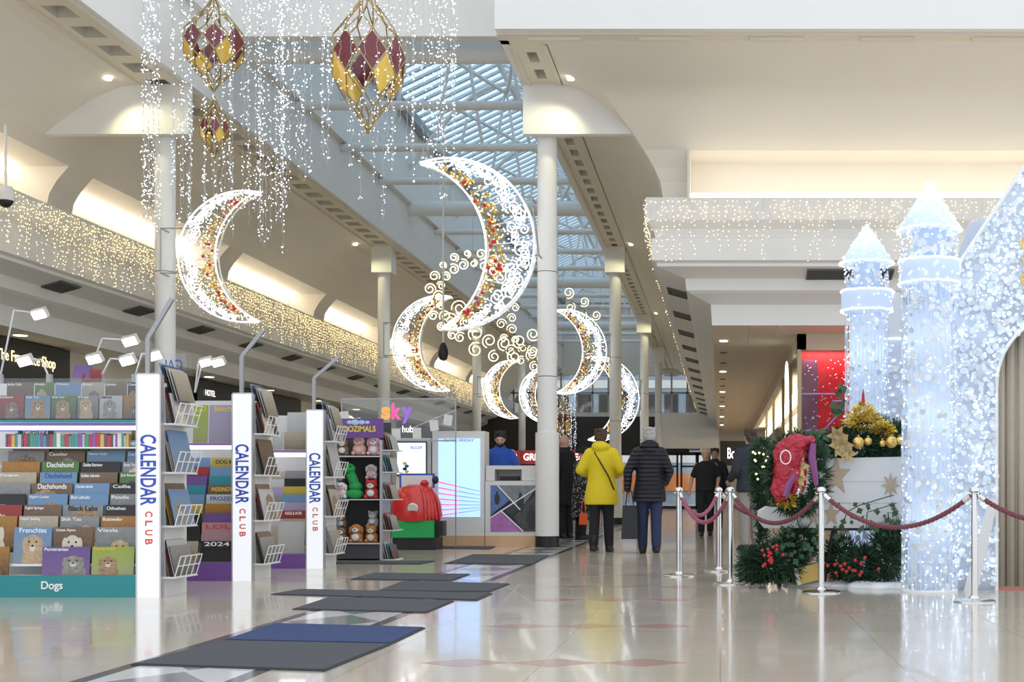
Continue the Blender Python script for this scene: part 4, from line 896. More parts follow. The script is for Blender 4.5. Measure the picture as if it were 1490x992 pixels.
for n, c, b in (('yellowcoat', (.78, .60, .015), .15), ('jeans', (.018, .03, .085), .3), ('polo', (.02, .09, .46), .2), ('greytrouser', (.30, .28, .26), .2), ('navyjacket', (.02, .025, .04), .2), ('hairbrown', (.07, .045, .03), .4), ('hairgrey', (.42, .41, .40), .4), ('hairblonde', (.62, .50, .32), .4), ('hairdark', (.025, .018, .014), .4), ('orangebag', (.75, .10, .03), .2)): M[n] = mat(n, c, .75, var=.12, scale=40, bump=b)
# quilted coat: horizontal ridges
qm = mat('quilted black nylon', (.012, .013, .022), .45, var=.2); nt = qm.node_tree; tc = nt.nodes.new('ShaderNodeTexCoord'); wv = nt.nodes.new('ShaderNodeTexWave'); wv.bands_direction = 'Z'; wv.inputs['Scale'].default_value = 5.5; wv.inputs['Distortion'].default_value = .6
bp_ = nt.nodes.new('ShaderNodeBump'); bp_.inputs['Strength'].default_value = .9; bp_.inputs['Distance'].default_value = .03; nt.links.new(tc.outputs['Object'], wv.inputs[0]); nt.links.new(wv.outputs[1], bp_.inputs['Height']); nt.links.new(bp_.outputs[0], nt.nodes['Principled BSDF'].inputs['Normal']); M['quilt'] = qm
pm = mat('patterned dress', (.02, .02, .02), .8); nt = pm.node_tree; tc = nt.nodes.new('ShaderNodeTexCoord'); vo = nt.nodes.new('ShaderNodeTexVoronoi'); vo.inputs['Scale'].default_value = 26; rp_ = nt.nodes.new('ShaderNodeValToRGB')
rp_.color_ramp.elements[0].color = (.6,.58,.55,1); rp_.color_ramp.elements[1].color = (.012,.012,.014,1); rp_.color_ramp.elements[0].position = .25; rp_.color_ramp.elements[1].position = .32
nt.links.new(tc.outputs['Object'], vo.inputs[0]); nt.links.new(vo.outputs[0], rp_.inputs[0]); nt.links.new(rp_.outputs[0], nt.nodes['Principled BSDF'].inputs['Base Color']); M['pattern'] = pm
fwd = lambda z=1.13: ((-.24, -.02, z), (.24, -.02, z))
p1 = person('person', 'person in a bright yellow raincoat and black trousers walking away', G(875, 803), PI-.1, 1.72, joints(elbow=((-.29, .04, 1.14), (.29, .04, 1.14)), wrist=((-.2, -.2, 1.08), (.2, -.2, 1.08)), knee=((-.09, -.05, .5), (.09, .03, .5)), ankle=((-.09, -.10, .09), (.09, .10, .10))),
  [('trousers', 'blackcloth'), ('shoes', 'black', .14), ('coat', 'yellowcoat', .66, 1.32, 'long', 'hood')], ('short', 'hairbrown'))
m = MB(); m.tube([(.10, .02, 1.455), (.07, .13, 1.38), (-.02, .158, 1.24), (-.13, .15, 1.05), (-.19, .09, .88), (-.20, .0, .80)], .010, 6); m.build('bag_strap', 'black', p1, True)
p2 = person('person', 'grey haired person in a long black quilted coat and jeans walking away', G(945, 805), PI+.08, 1.72, joints(elbow=((-.27, .05, 1.12), (.29, .04, 1.12)), wrist=((-.22, -.12, .95), (.30, -.02, .86)), knee=((-.09, .03, .5), (.09, -.05, .5)), ankle=((-.09, .10, .10), (.09, -.09, .09))),
  [('trousers', 'jeans'), ('shoes', 'black', .06), ('coat', 'quilt', .70, 1.28, 'long', 'hood')], ('short', 'hairgrey'))
def bag(px, py, w_, h_, m_, lb, Y, strap=.2):
    c = W(px, py, Y); t = tag(thing('carrier_bag', lb, 'bag', c)); m = MB(); m.add([(-w_/2,-.05,0),(w_/2,-.05,0),(w_/2,.05,0),(-w_/2,.05,0),(-w_*.42,-.03,h_),(w_*.42,-.03,h_),(w_*.42,.03,h_),(-w_*.42,.03,h_)], [(3,2,1,0),(4,5,6,7),(0,1,5,4),(1,2,6,5),(2,3,7,6),(3,0,4,7)]); m.build('body', m_, t)
    MB().tube([(-w_*.25, 0, h_-.01), (-w_*.15, 0, h_+strap*.8), (0, 0, h_+strap), (w_*.15, 0, h_+strap*.8), (w_*.25, 0, h_-.01)], .008, 6).build('handle', m_, t, True)
    return t
bg_ = bag(916, 784, .22, .46, 'black', 'black carrier bag held by the person in the quilted coat', 17.9, .22)
person('person', 'blonde person in a black T-shirt and trousers walking towards the posts', G(1027, 780), .06, 1.64, joints(elbow=((-.27, .04, 1.13), (.25, .02, 1.13)), wrist=((-.31, -.06, .92), (.22, -.14, 1.0)), knee=((-.09, -.06, .5), (.09, .02, .5)), ankle=((-.09, -.06, .09), (.09, .10, .10))),
  [('trousers', 'blackcloth'), ('shoes', 'black', .03), ('top', 'blackcloth', .88, 1.1, 'short')], ('short', 'hairblonde'))
person('person', 'person in a dark jacket walking close behind the blonde person', G(1040, 774), 0, 1.72, joints(), [('trousers', 'blackcloth'), ('shoes', 'black', .05), ('coat', 'navyjacket', .80, 1.15, 'long', 'collar')], ('short', 'hairbrown'))
p5 = person('person', 'bald person in a long black coat holding a phone to the ear', G(822, 783), -PI/2-.5, 1.86, joints(elbow=((-.28, -.02, 1.18), (.25, .03, 1.12)), wrist=((-.115, -.08, 1.49), (.27, -.04, .87)), pitch=.15),
  [('trousers', 'blackcloth'), ('shoes', 'black', .1), ('coat', 'blackcloth', .55, 1.2, 'long', 'collar')], ('bald', 'skin'))
MB().obox((-.10, -.06, 1.60), (.012, .07, .14)).build('phone', 'black', p5)
person('person', 'person in a dark beanie and patterned dress leaning forward', G(846, 785), PI/2+.5, 1.62, joints(pitch=.5, elbow=((-.25, .05, 1.12), (.24, -.08, 1.13)), wrist=((-.27, .05, .84), (.18, -.26, 1.05))),
  [('trousers', 'blackcloth'), ('shoes', 'black', .1), ('dress', 'pattern', .42, 1.35, 'long')], ('beanie', 'blackcloth'))
bag(849, 763, .15, .2, 'orangebag', 'small orange red bag beside the patterned dress', 22.65, .22)
person('person', 'bearded person in a royal blue polo shirt standing behind the counter', Vector((WX(728, 21.6), 21.6, 0)), .25, 1.83, joints(pitch=.32, yaw=-.15, elbow=((-.27, -.03, 1.13), (.27, -.05, 1.13)), wrist=((-.2, -.26, 1.0), (.2, -.28, 1.0))),
  [('trousers', 'blackcloth'), ('shoes', 'black', .05), ('top', 'polo', .86, 1.1, 'short', 'collar')], ('short', 'hairdark', 'hairdark'))
person('person', 'person with hair in a bun, dark jacket and pale trousers near the wreath', G(1091, 801), PI+.5, 1.74, joints(wrist=((-.2, -.2, 1.0), (.2, -.2, 1.0))), [('trousers', 'greytrouser'), ('shoes', 'black', .08), ('coat', 'navyjacket', .82, 1.15, 'long', 'collar')], ('bun', 'hairbrown'))
# ================= HANGING LIGHT DECORATIONS =================
# steel joists over the crossing that carry the two light curtains
jo = structure(thing('ceiling', None, None), 'white steel joists over the crossing')
for y in (16.0, 18.2): MB().cyl((-8.0, y, 9.6), (-2.9, y, 9.6), .1, n=14).build('joist', 'white', jo, True)
def lantern(name, H_, Rm, zr, label, group, top):
    """lattice lantern hanging from z=0 down to -H_; widest (Rm) at zr*H_ from the top"""
    t = thing(name, label, 'ornament', top, group=group); n = 8
    lev = [(0.0, .02), (.12, .22), (.24, .55), (.36, .88), (.50, 1.0), (.64, .90), (.78, .58), (.90, .24), (1.0, .01)]
    nodes = []
    for j, (f, r) in enumerate(lev):
        nodes.append([Vector((Rm*r*math.cos(2*PI*(i+.5*(j % 2))/n), Rm*r*math.sin(2*PI*(i+.5*(j % 2))/n), -H_*f)) for i in range(n)])
    m = MB(); led = []
    for j in range(len(lev)-1):
        for i in range(n):
            a = nodes[j][i]
            for q in ((i, (i-1) % n) if j % 2 == 0 else (i, (i+1) % n)):
                b = nodes[j+1][q]; m.cyl(a, b, .010, n=5)
                L = (b-a).length; k = max(1, int(L/.07)); led += [a.lerp(b, (z+.5)/k)*1.0+Vector((R.uniform(-.012, .012), R.uniform(-.012, .012), 0)) for z in range(k)]
    m.build('lattice_frame', 'bronze', t)
    leds('led_string', led[::2], .009, 'ledg', t)
    MB().tube([(0, 0, 0), (0, 0, .9)], .006, 5).build('hanging_wire', 'wire', t)
    for i in range(n):
        for j, mt, nm in ((4, 'ruby', 'red_panel'), (5, 'amber', 'gold_panel')):
            # lozenge between node row j-1, j, j+1
            if j % 2 == 0: a, b, c, d = nodes[j-1][i], nodes[j][(i+1) % n], nodes[j+1][i], nodes[j][i]
            else: a, b, c, d = nodes[j-1][(i+1) % n], nodes[j][(i+1) % n], nodes[j+1][(i+1) % n], nodes[j][i]
            if nm == 'gold_panel' and i % 2: continue
            ce = (a+b+c+d)/4; v = [ce+(p-ce)*.9 for p in (a, b, c, d)]; o_ = Vector((ce.x, ce.y, 0)).normalized()*.004
            MB().add([p+o_ for p in v]+[p-o_ for p in v], [(0,1,2,3),(4,5,6,7),(0,1,5,4),(1,2,6,5),(2,3,7,6),(3,0,4,7)]).build(nm, mt, t)
    return t
sL = F/18.2; sR = F/16.0
lantern('lattice_lantern', (140)/sL, 45/sL, .4, 'gold lattice lantern with dark red panels hanging above a smaller one', 'lattice lanterns', W(311, -6, 18.2))
lantern('lattice_lantern', (232-140)/sL, 21/sL, .45, 'small gold lattice lantern hanging beneath a larger one', 'lattice lanterns', W(312, 140, 18.2))
lantern('lattice_lantern', (194+22)/sR, 55/sR, .4, 'largest gold lattice lantern with dark red panels hanging alone', 'lattice lanterns', W(535, -22, 16.0))
def curtain(cx, Y, r, z_top, bots, n, label, seed):
    rr = random.Random(seed); x = WX(cx, Y); t = thing('light_curtain', label, 'light curtain', (x, Y, z_top), group='round light curtains')
    MB().tube([(r*math.cos(a*PI/20), r*math.sin(a*PI/20), 0) for a in range(40)], .02, 8, True).build('hoop', 'whitewire', t, True)
    m = MB()
    for a in (0, PI/2, PI, 3*PI/2): m.cyl((r*math.cos(a), r*math.sin(a), 0), (0, 0, .5), .006, n=5)
    m.cyl((0, 0, .5), (0, 0, 9.5-z_top), .008, n=6); m.build('hanger', 'wire', t)
    me = []
    for v in range(9):
        L = 1.0; mb = MB(); pts = []; k = 34
        for i in range(k+1): pts.append((rr.uniform(-.012, .012)*(1+i/k), rr.uniform(-.012, .012), -L*i/k))
        mb.tube(pts, .0028, 3)
        mb.mi = 1
        for i in range(12):
            q = rr.uniform(0, 1)*k; j = min(int(q), k-1); p = Vector(pts[j]).lerp(Vector(pts[j+1]), q-j)+Vector((rr.choice((-1, 1))*rr.uniform(.004, .03), rr.uniform(-.02, .02), 0)); mb.octa(p, .0085)
        me.append(mb.mesh('light_string', ['wire', 'ledw']))
    for i in range(n):
        a = 2*PI*i/n+rr.uniform(-.04, .04); rad = r*(1 if i % 4 else rr.uniform(.45, .95)); b = rr.uniform(*bots)
        ztot = z_top-WZ(b, Y); o = link('light_string', me[i % 9], t, (rad*math.cos(a), rad*math.sin(a), 0)); nseg = max(1, round(ztot/1.0))
        o.scale = (1, 1, ztot/nseg); o.rotation_euler = (0, 0, rr.uniform(0, 6))
        for k_ in range(1, nseg): q = link('light_string', me[(i+k_*2) % 9], t, (rad*math.cos(a), rad*math.sin(a), -k_*ztot/nseg)); q.scale = (1, 1, ztot/nseg); q.rotation_euler = (0, 0, rr.uniform(0, 6))
curtain(312, 18.2, 95/sL, WZ(-70, 18.2), (280, 375), 46, 'round curtain of white light strings around the double lanterns', 3)
curtain(537, 16.0, 122/sR, WZ(-60, 16.0), (150, 305), 46, 'round curtain of white light strings around the single lantern', 4)
# crescent moons
def crescent(name, label, loc, h, flip, roll, seed, gold=1.0):
    rr = random.Random(seed); t = thing(name, label, 'light decoration', loc, group='crescent moon lights'); t.rotation_euler = (0, roll, PI if flip else 0); t.scale = (h/2, h/2, h/2)
    def arc(sag, n):
        Rr = (1+sag*sag)/(2*sag); cx = Rr-sag; a0 = math.atan2(1, -cx) if cx < 0 else math.atan2(1, -cx)
        a0 = math.acos(max(-1, min(1, -cx/Rr))); return [Vector((cx+Rr*math.cos(PI-(PI-a0)+2*(PI-a0)*i/n), 0, Rr*math.sin(PI-(PI-a0)+2*(PI-a0)*i/n))) for i in range(n+1)]
    out, inn = arc(1.24, 60), arc(.66, 60)
    fr = MB()
    for dy in (-.07, .07):
        fr.tube([p+Vector((0, dy, 0)) for p in out], .014, 6); fr.tube([p+Vector((0, dy, 0)) for p in inn], .014, 6)
    for i in range(6, 56, 5): fr.cyl(out[i]+Vector((0, -.07, 0)), inn[i]+Vector((0, -.07, 0)), .007, n=4); fr.cyl(out[i]+Vector((0, -.07, 0)), out[i]+Vector((0, .07, 0)), .007, n=4)
    fr.build('frame', 'whitewire', t, True)
    rope_ = []
    for cu in (out, inn):
        for i in range(60):
            for k in range(3): p = cu[i].lerp(cu[i+1], k/3); rope_.append(p+Vector((0, -.09 if not flip else .09, 0)))
    leds('rope_light', rope_, .013, 'rope_w', t)
    ledp = []; gp = []; cm_ = MB()
    for i in range(430):
        u = rr.random(); k = min(int(u*60), 59); f = rr.random()
        p = out[k].lerp(inn[k], f)+Vector((rr.uniform(-.02, .02), rr.uniform(-.09, .09), rr.uniform(-.02, .02)))
        if f > .55: gp.append(p)
        else: ledp.append(p)
    for i in range(8, 54):                       # white scroll fill in the outer half
        f = rr.uniform(.15, .42); c = out[i].lerp(inn[i], f); r0 = rr.uniform(.05, .10)*(1 if 14 < i < 46 else .6); a0 = rr.uniform(0, 6)
        cm_.tube([c+Vector((r0*(1-k/22)*math.cos(a0+k*.55), -.08 if not flip else .08, r0*(1-k/22)*math.sin(a0+k*.55))) for k in range(18)], .0075, 4)
    stuff(cm_.build('scroll_rope_light', 'rope_w', t))
    leds('white_leds', ledp, .012, 'ledw', t); leds('gold_leds', gp, .011, 'ledg', t)
    gm = MB()
    for i in range(150): k = rr.randrange(6, 55); p = out[k].lerp(inn[k], rr.uniform(.6, .97)); gm.octa(p+Vector((0, rr.uniform(-.07, .07), 0)), rr.uniform(.018, .03))
    stuff(gm.build('gold_beads', 'gold', t))
    me = bauble_mesh
    for i in range(22): k = rr.randrange(8, 54); link('red_bauble', me, t, out[k].lerp(inn[k], rr.uniform(.62, .95))+Vector((0, -.09 if not flip else .09, 0)))
    return t
bauble_mesh = MB().sphere((0,0,0), .026, 10, 8).mesh('red_bauble', 'red', True)
def moon(px_out, px_horn, py0, py1, Y, label, roll, seed, col):
    s_ = F/Y; h = (py1-py0)/s_; flip = px_out > px_horn; sg = -1 if not flip else 1
    x = px_out-sg*1.24*(py1-py0)/2; c = W(x, (py0+py1)/2, Y); t = crescent('crescent_light', label, c, h, flip, roll, seed)
    m = MB(); cx = (col-c.x)/(h/2)*(1 if not flip else -1)
    for z in (.45, -.25): m.cyl((-1.02 if True else 0, 0, z), (cx, 0, z), .012, n=5)
    yy = (.42 if not flip else -.42)/(h/2); m.cyl((cx, 0, -.25), (cx, 0, .45), .012, n=5)
    for z in (.45, -.25): m.cyl((cx, 0, z), (cx, yy, z), .012, n=5)
    m.build('bracket', 'greymetal', t)
cl_, cr_ = XLc, XRc
moon(262, 378, 281, 467, 19.6, 'crescent light bracketed to the first column behind the stands', 0, 1, cl_+.1)
moon(779, 640, 238, 480, 19.6, 'largest crescent light bracketed to the first column beside the walkway', .12, 2, cr_-.1)
moon(572, 660, 432, 568, 32.6, 'crescent light bracketed to the second column behind the stands', 0, 3, cl_+.1)
moon(883, 820, 452, 572, 32.6, 'crescent light bracketed to the second column beside the walkway', 0, 4, cr_-.1)
moon(703, 752, 525, 608, 45.2, 'crescent light bracketed to the third column behind the stands', 0, 5, cl_+.1)
moon(930, 893, 520, 640, 45.2, 'crescent light bracketed to the third column beside the walkway', 0, 6, cr_-.1)
moon(756, 792, 535, 615, 55.6, 'crescent light bracketed to the fourth column behind the stands', 0, 7, cl_+.1)
# warm scrollwork arcs
def scroll(cx, cy, rad, a0, a1, Y, label, seed, hang):
    rr = random.Random(seed); s_ = F/Y; r = rad/s_; c = W(cx, cy, Y); t = thing('scroll_light', label, 'light decoration', c, group='warm scrollwork arcs')
    P = lambda a, k=1.0: Vector((r*k*math.cos(a), 0, r*k*math.sin(a)))
    n = 40; MB().tube([P(a0+(a1-a0)*i/n) for i in range(n+1)], .016, 6).build('frame', 'bronze', t, True)
    m = MB(); N = int(abs(a1-a0)*6.5)
    for i in range(N):
        a = a0+(a1-a0)*(i+.5)/N; sd = 1 if i % 2 else -1; q = P(a, 1+.13*sd); r0 = r*rr.uniform(.10, .16); st = a+(PI if sd > 0 else 0)
        m.tube([q+Vector((r0*(1-k/26)*math.cos(st+sd*k*.5), -.02, r0*(1-k/26)*math.sin(st+sd*k*.5))) for k in range(20)], .014, 5)
    stuff(m.build('curl_rope_light', 'ledr', t))
    m = MB(); top = P(PI/2 if a0 < PI/2 < a1 else a1); m.cyl(top, (top.x, 0, hang-c.z), .006, n=5); m.build('hanging_wire', 'wire', t)
scroll(688, 432, 56, .2, 4.3, 27.5, 'warm scrollwork arc in front of the largest crescent', 1, E(7.2)-.09)
scroll(735, 432, 78, 3.3, 5.6, 30.5, 'warm scrollwork arc hanging lower behind the largest crescent', 2, E(7.2)-.09)
scroll(795, 470, 58, 2.6, 5.0, 36.5, 'warm scrollwork arc beside the first walkway column', 3, E(7.2)-.09)
scroll(800, 500, 70, .3, 1.3, 39.5, 'short warm scrollwork arc near the second walkway column', 4, E(7.2)-.09)
# pendant and far chandelier
pd = thing('pendant', 'black teardrop pendant on a white rod', 'pendant', W(645, 525, 24.5)); MB().lathe([(.01,0),(.07,.03),(.095,.12),(.09,.2),(.06,.29),(.025,.34)], n=18).build('drop', 'black', pd, True); MB().cyl((0,0,.33), (0,0,E(7.2)-.085-W(645,525,24.5).z), .018, n=8).build('rod', 'white', pd)
curtain(820, 51.5, 18/(F/52), WZ(566, 51.5), (640, 660), 26, 'small far light curtain in front of the dark fascia', 9)
lantern('lattice_lantern', 70/(F/52), 11/(F/52), .4, 'tiny far lattice lantern inside the far light curtain', 'lattice lanterns', W(820, 575, 51.5))
# icicle lights on the ledges
def icicles(name, label, P, L, step, mx, seed, parent_label=None):
    rr = random.Random(seed); m = MB(); pts = []; x = 0
    while x < L:
        ln = rr.choice((.25, .4, .55, .7, .85, 1.0))*mx; k = int(ln/.075)+1; off = 0
        zig = [P(x+rr.uniform(-.012, .012), -ln*i/k) for i in range(k+1)]; m.tube(zig, .0022, 3)
        for q in zig[1:]:
            if rr.random() < .85: pts.append(q+Vector((rr.uniform(-.02, .02), rr.uniform(-.02, .02), rr.uniform(-.02, .02))))
        x += step*rr.uniform(.6, 1.4)
    t = tag(thing(name, label, 'string lights')); stuff(m.build('wires', 'wire', t)); leds('warm_leds', pts, .0085, 'ledg', t)
icicles('icicle_lights', 'warm icicle lights draped along the cornice above the shops behind the stands', lambda x, z: Vector((XL0+.03, 12+x, E(4.44)+z)), 50, .05, .95, 1)
icicles('icicle_lights', 'warm icicle lights draped along the aisle cornice beside the walkway', lambda x, z: Vector((XR0-.03, 20+x, E(4.44)+z)), 42, .07, .6, 2)
icicles('icicle_lights', 'warm icicle lights draped along the side hall cornice above the castle', lambda x, z: Vector((XR0+x, YR0-.03, E(4.44)+z)), 7, .075, .95, 3)
cc = W(8, 292, 18.6); t = thing('security_camera', 'white dome security camera on a short stem by the ledge', 'camera', cc); MB().lathe([(.02,.22),(.09,.2),(.125,.12),(.125,0)], n=24).build('housing', 'white', t, True); MB().sphere((0,0,0), (.1,.1,.1), 16, 10).build('lens_dome', 'black', t, True); MB().cyl((0,0,.2), (0,0,E(5.2)-cc.z), .02, n=10).build('stem', 'white', t)
# ================= CASTLE, SLEIGH AND GREENERY =================
M['shell'] = milky('milky castle panel', (.80, .86, .95), .55); M['disc'] = mat('white sequin', (.80, .84, .90), .25, coat=.5, var=.05); M['irid'] = mat('pearly sequin', (.70, .80, .92), .2, .3); M['clearrod'] = mat('frosted rod', (.72, .80, .92), .2)
M['ledc'] = mat('castle led', (.9, .95, 1), es=3.5, ecol=(.78, .90, 1), sample=False); M['curtain'] = mat('champagne curtain', (.50, .44, .36), .7, var=.08, scale=20)
cs = tag(thing('light_castle', 'white sparkling castle of light strings with pointed towers and arch', 'castle', (0, 0, 0)))
DN = 10
def discs(name, pts, parent, mt='disc'):
    V = []; Fc = []
    for p, nrm, r in pts:
        nrm = Vector(nrm).normalized(); u = nrm.orthogonal().normalized(); v = nrm.cross(u); b = len(V)
        for k in range(DN): a = 2*PI*k/DN; V.append(Vector(p)+(u*math.cos(a)+v*math.sin(a))*r)
        Fc.append(tuple(range(b, b+DN)))
    me = bpy.data.meshes.new(name); me.from_pydata([tuple(v) for v in V], [], Fc); me.materials.append(M[mt]); o = link(name, me, parent); return stuff(o)
def ring_leds(name, c, r, n, parent, sz=.011): return leds(name, [(c[0]+r*math.cos(2*PI*i/n), c[1]+r*math.sin(2*PI*i/n), c[2]+R.uniform(-.006, .006)) for i in range(n)], sz, 'rope_w', parent)
def tower(px, Y, pys, rs, nd, nl):
    """pys: apex, cone base, band top, band bottom; rs: cone, neck, band, body radii"""
    x = WX(px, Y); z = [WZ(p, Y) for p in pys]; c = (x, Y, 0); rc, rn, rb, rd = rs
    cone = MB().lathe([(rc, z[1]), (rc*.52, (z[0]+z[1])/2+.01), (.012, z[0])], c, 32).build('tower_roof', 'shell', cs, True)
    band = MB().lathe([(rd, z[3]-.01), (rb, z[3]+.03), (rb, z[2]-.03), (rn, z[2])], c, 32).build('tower_band', 'shell', cs, True)
    body = MB().lathe([(rd*.80, .02), (rd*.80, z[3])], c, 28).build('tower_body', 'shell', cs, True); MB().lathe([(rn*.6, z[2]-.01), (rn*.6, z[1]+.01)], c, 24).build('tower_neck', 'shell', cs, True)
    MB().lathe([(rd*1.05, 0), (rd*1.05, .015), (rd, .02)], c, 32).build('tower_base', 'whitewire', cs, True)
    rods = MB()
    for i in range(34): a = 2*PI*i/34; rods.cyl((x+rd*math.cos(a), Y+rd*math.sin(a), .02), (x+rd*math.cos(a), Y+rd*math.sin(a), z[3]), .004, n=4)
    stuff(rods.build('hanging_strings', 'clearrod', body))
    pts = []; lp = []
    for i in range(nd):
        a = R.uniform(0, 2*PI); n_ = (math.cos(a), math.sin(a), R.uniform(-.3, .3)); zz = R.uniform(.03, z[3]); pts.append(((x+rd*1.02*math.cos(a), Y+rd*1.02*math.sin(a), zz), n_, R.choice((.014, .018, .024, .028))))
    for i in range(nd//7): a = R.uniform(0, 2*PI); pts.append(((x+rn*math.cos(a), Y+rn*math.sin(a), R.uniform(z[2], z[1])), (math.cos(a), math.sin(a), 0), R.choice((.016, .024, .03))))
    discs('sequins', pts[::2], body); discs('pearly_sequins', pts[1::2], body, 'irid')
    for i in range(nl):
        a = R.uniform(0, 2*PI); zz = R.uniform(.03, z[1]); r = rd*R.uniform(.85, 1.05) if zz < z[3] else (rb if zz < z[2] else rn); lp.append((x+r*math.cos(a), Y+r*math.sin(a), zz))
    leds('string_leds', lp, .0075, 'ledc', body); lp = []
    for i in range(nl//5): f = R.random()**1.5; a = R.uniform(0, 2*PI); r = rc*(1-f)+.012*f+.004; lp.append((x+r*math.cos(a), Y+r*math.sin(a), z[1]+(z[0]-z[1])*f))
    leds('roof_leds', lp, .010, 'ledc', cone)
    for zz, r in ((z[1], rc), (z[2]-.015, rb), (z[3]+.015, rb)): ring_leds('rim_lights', (x, Y, zz), r*1.01, 60, band)
    for zz, e in ((.6, .45), (1.5, .45), (2.2, .4), ((z[0]+2*z[1])/3, .25), ((z[2]+z[3])/2, .2)): lamp('castle_glow', 'POINT', (x, Y, zz), e, (.75, .87, 1), size=.08)
YT = 11.3; sT = F/YT
tower(1352, YT, (265, 336, 378, 416), (46/sT, 41/sT, 44/sT, 39.5/sT), 950, 620)
sB = F/12.6; tower(1261, 12.6, (327, 384, 422, 455), (39/sB, 32/sB, 37/sB, 31/sB), 620, 420)
# facade with gable and arch
YF_ = 11.45; fx = lambda p: WX(p, YF_); fz = lambda p: WZ(p, YF_)
ac, ar = fx(1547), fx(1547)-fx(1449); zs_ = fz(560)
def arch(r, n=20): return [(ac+r*math.cos(PI-PI*i/n), zs_+(fz(458)-zs_)*(r/ar)*math.sin(PI*i/n)) for i in range(n+1)]
inner = arch(ar); gx0, gx1 = fx(1384), fx(1701); gz, gap = fz(400), (fx(1547), fz(157))
left = [(gx0, 0), (gx0, gz), gap]+[p for p in reversed(inner[:11])]+[(inner[0][0], 0)]
right = [(gx1, 0), (gx1, gz), gap]+[p for p in inner[10:]]+[(inner[-1][0], 0)]
fa = MB().prism(left, YF_, YF_+.05).prism(right, YF_, YF_+.05).build('facade', 'shell', cs)
def inside(x, z):
    t = abs(x-ac)
    if x < gx0 or z > gz+(gap[1]-gz)*(1-t/(ac-gx0)): return False
    if t < ar and z < zs_+(fz(458)-zs_)*math.sqrt(max(0, 1-(t/ar)**2)): return False
    return True
pts = []; lp = []
while len(pts) < 1500:
    x, z = R.uniform(gx0, ac+.15), R.uniform(.05, gap[1])
    if inside(x, z): pts.append(((x, YF_-R.uniform(.01, .05), z), (R.uniform(-.4, .4), -1, R.uniform(-.4, .4)), R.choice((.012, .018, .024, .03))))
while len(lp) < 620:
    x, z = R.uniform(gx0, ac+.15), R.uniform(.05, gap[1])
    if inside(x, z): lp.append((x, YF_-R.uniform(.02, .06), z))
discs('sequins', pts[::2], fa); discs('pearly_sequins', pts[1::2], fa, 'irid'); leds('string_leds', lp, .0075, 'ledc', fa)
edge = [Vector((gx0, YF_-.03, gz)).lerp(Vector((gap[0], YF_-.03, gap[1])), i/170) for i in range(171)]; leds('gable_edge_lights', edge, .012, 'rope_w', fa); MB().tube([edge[0], edge[-1]], .018, 6).build('gable_edge', 'whitewire', fa)
ae = [Vector((x, YF_-.03, z)) for x, z in inner]; jamb = [Vector((inner[0][0], YF_-.03, zs_*i/70)) for i in range(70)]; full = jamb+[ae[i].lerp(ae[i+1], k/6) for i in range(12) for k in range(6)]
leds('arch_edge_lights', full, .012, 'rope_w', fa); MB().tube(full[::4], .016, 6).build('arch_edge', 'whitewire', fa)
m = MB(); b0 = (fx(1400), .0); b1 = (fx(1440), .8); m.add([(b0[0], YF_-.08, 0), (b0[0]+.12, YF_-.08, 0), (b1[0]+.06, YF_-.08, b1[1]), (b1[0]-.02, YF_-.08, b1[1]), (b0[0], YF_-.06, 0), (b0[0]+.12, YF_-.06, 0), (b1[0]+.06, YF_-.06, b1[1]), (b1[0]-.02, YF_-.06, b1[1])], [(0,1,2,3),(7,6,5,4),(0,1,5,4),(1,2,6,5),(2,3,7,6),(3,0,4,7)]); m.build('brace_board', 'whitepanel', cs)
m = MB()
for sx in (1, -1):
    for cz, r0 in ((fz(357), .07), (fz(408), .07), (fz(382), .05)):
        c0 = Vector((fx(1492), YF_-.07, cz)); m.tube([c0+Vector((r0*(1-k/24)*math.cos(k*.5*sx+.5), 0, r0*(1-k/24)*math.sin(k*.5*sx+.5))) for k in range(20)], .009, 5)
m.build('scroll_plaque', 'gold', cs)
for z in (.5, 1.4, 2.3): lamp('castle_glow', 'POINT', (fx(1420), YF_+.25, z), .5, (.75, .87, 1), size=.1)
# low wing between the towers, second gable behind
w0, w1, wz = WX(1256, 12.75), WX(1320, 12.75), WZ(493, 12.75); wn = MB().box(w0, w1, 12.75, 12.8, 0, wz).build('wing_wall', 'shell', cs)
MB().add([(w0, 12.73, wz), (w1, 12.73, wz), (w1, 13.05, WZ(425, 13.05)), (w0+.33, 13.05, WZ(425, 13.05))], [(0,1,2,3)]).build('wing_roof', 'shell', cs)
leds('eave_lights', [(w0+(w1-w0)*i/46, 12.72, wz) for i in range(47)]+[(w0+.34*i/30, 12.73+.3*i/30, wz+(WZ(425, 13.05)-wz)*i/30) for i in range(31)], .012, 'rope_w', wn)
pp = [((R.uniform(w0, w1), 12.73, R.uniform(.3, wz)), (R.uniform(-.3, .3), -1, R.uniform(-.3, .3)), R.choice((.014, .02, .026))) for _ in range(300)]; discs('sequins', pp, wn); leds('string_leds', [(R.uniform(w0, w1), 12.72, R.uniform(.3, wz)) for _ in range(120)], .0075, 'ledc', wn)
MB().prism([(WX(1385, 12.8), WZ(400, 12.8)), (WX(1412, 12.8), WZ(322, 12.8)), (WX(1440, 12.8), WZ(318, 12.8)), (WX(1490, 12.8), WZ(400, 12.8))], 12.8, 12.85).build('rear_gable', 'shell', cs)
cu = MB(); n = 90; vs = []
for j in range(2):
    for i in range(n+1): x = inner[0][0]+.0+(2*ar)*i/n; vs.append((x, YF_+.12+.03*math.sin(i*.9)+.012*math.sin(i*2.3), .02 if j == 0 else fz(455)+.1))
cu.add(vs, [(i, i+1, n+2+i, n+1+i) for i in range(n)]); cv = cu.build('curtain', 'curtain', smooth=True); tag(cv, 'beige pleated curtain closing the castle archway', 'curtain'); cv.modifiers.new('t', 'SOLIDIFY').thickness = .01
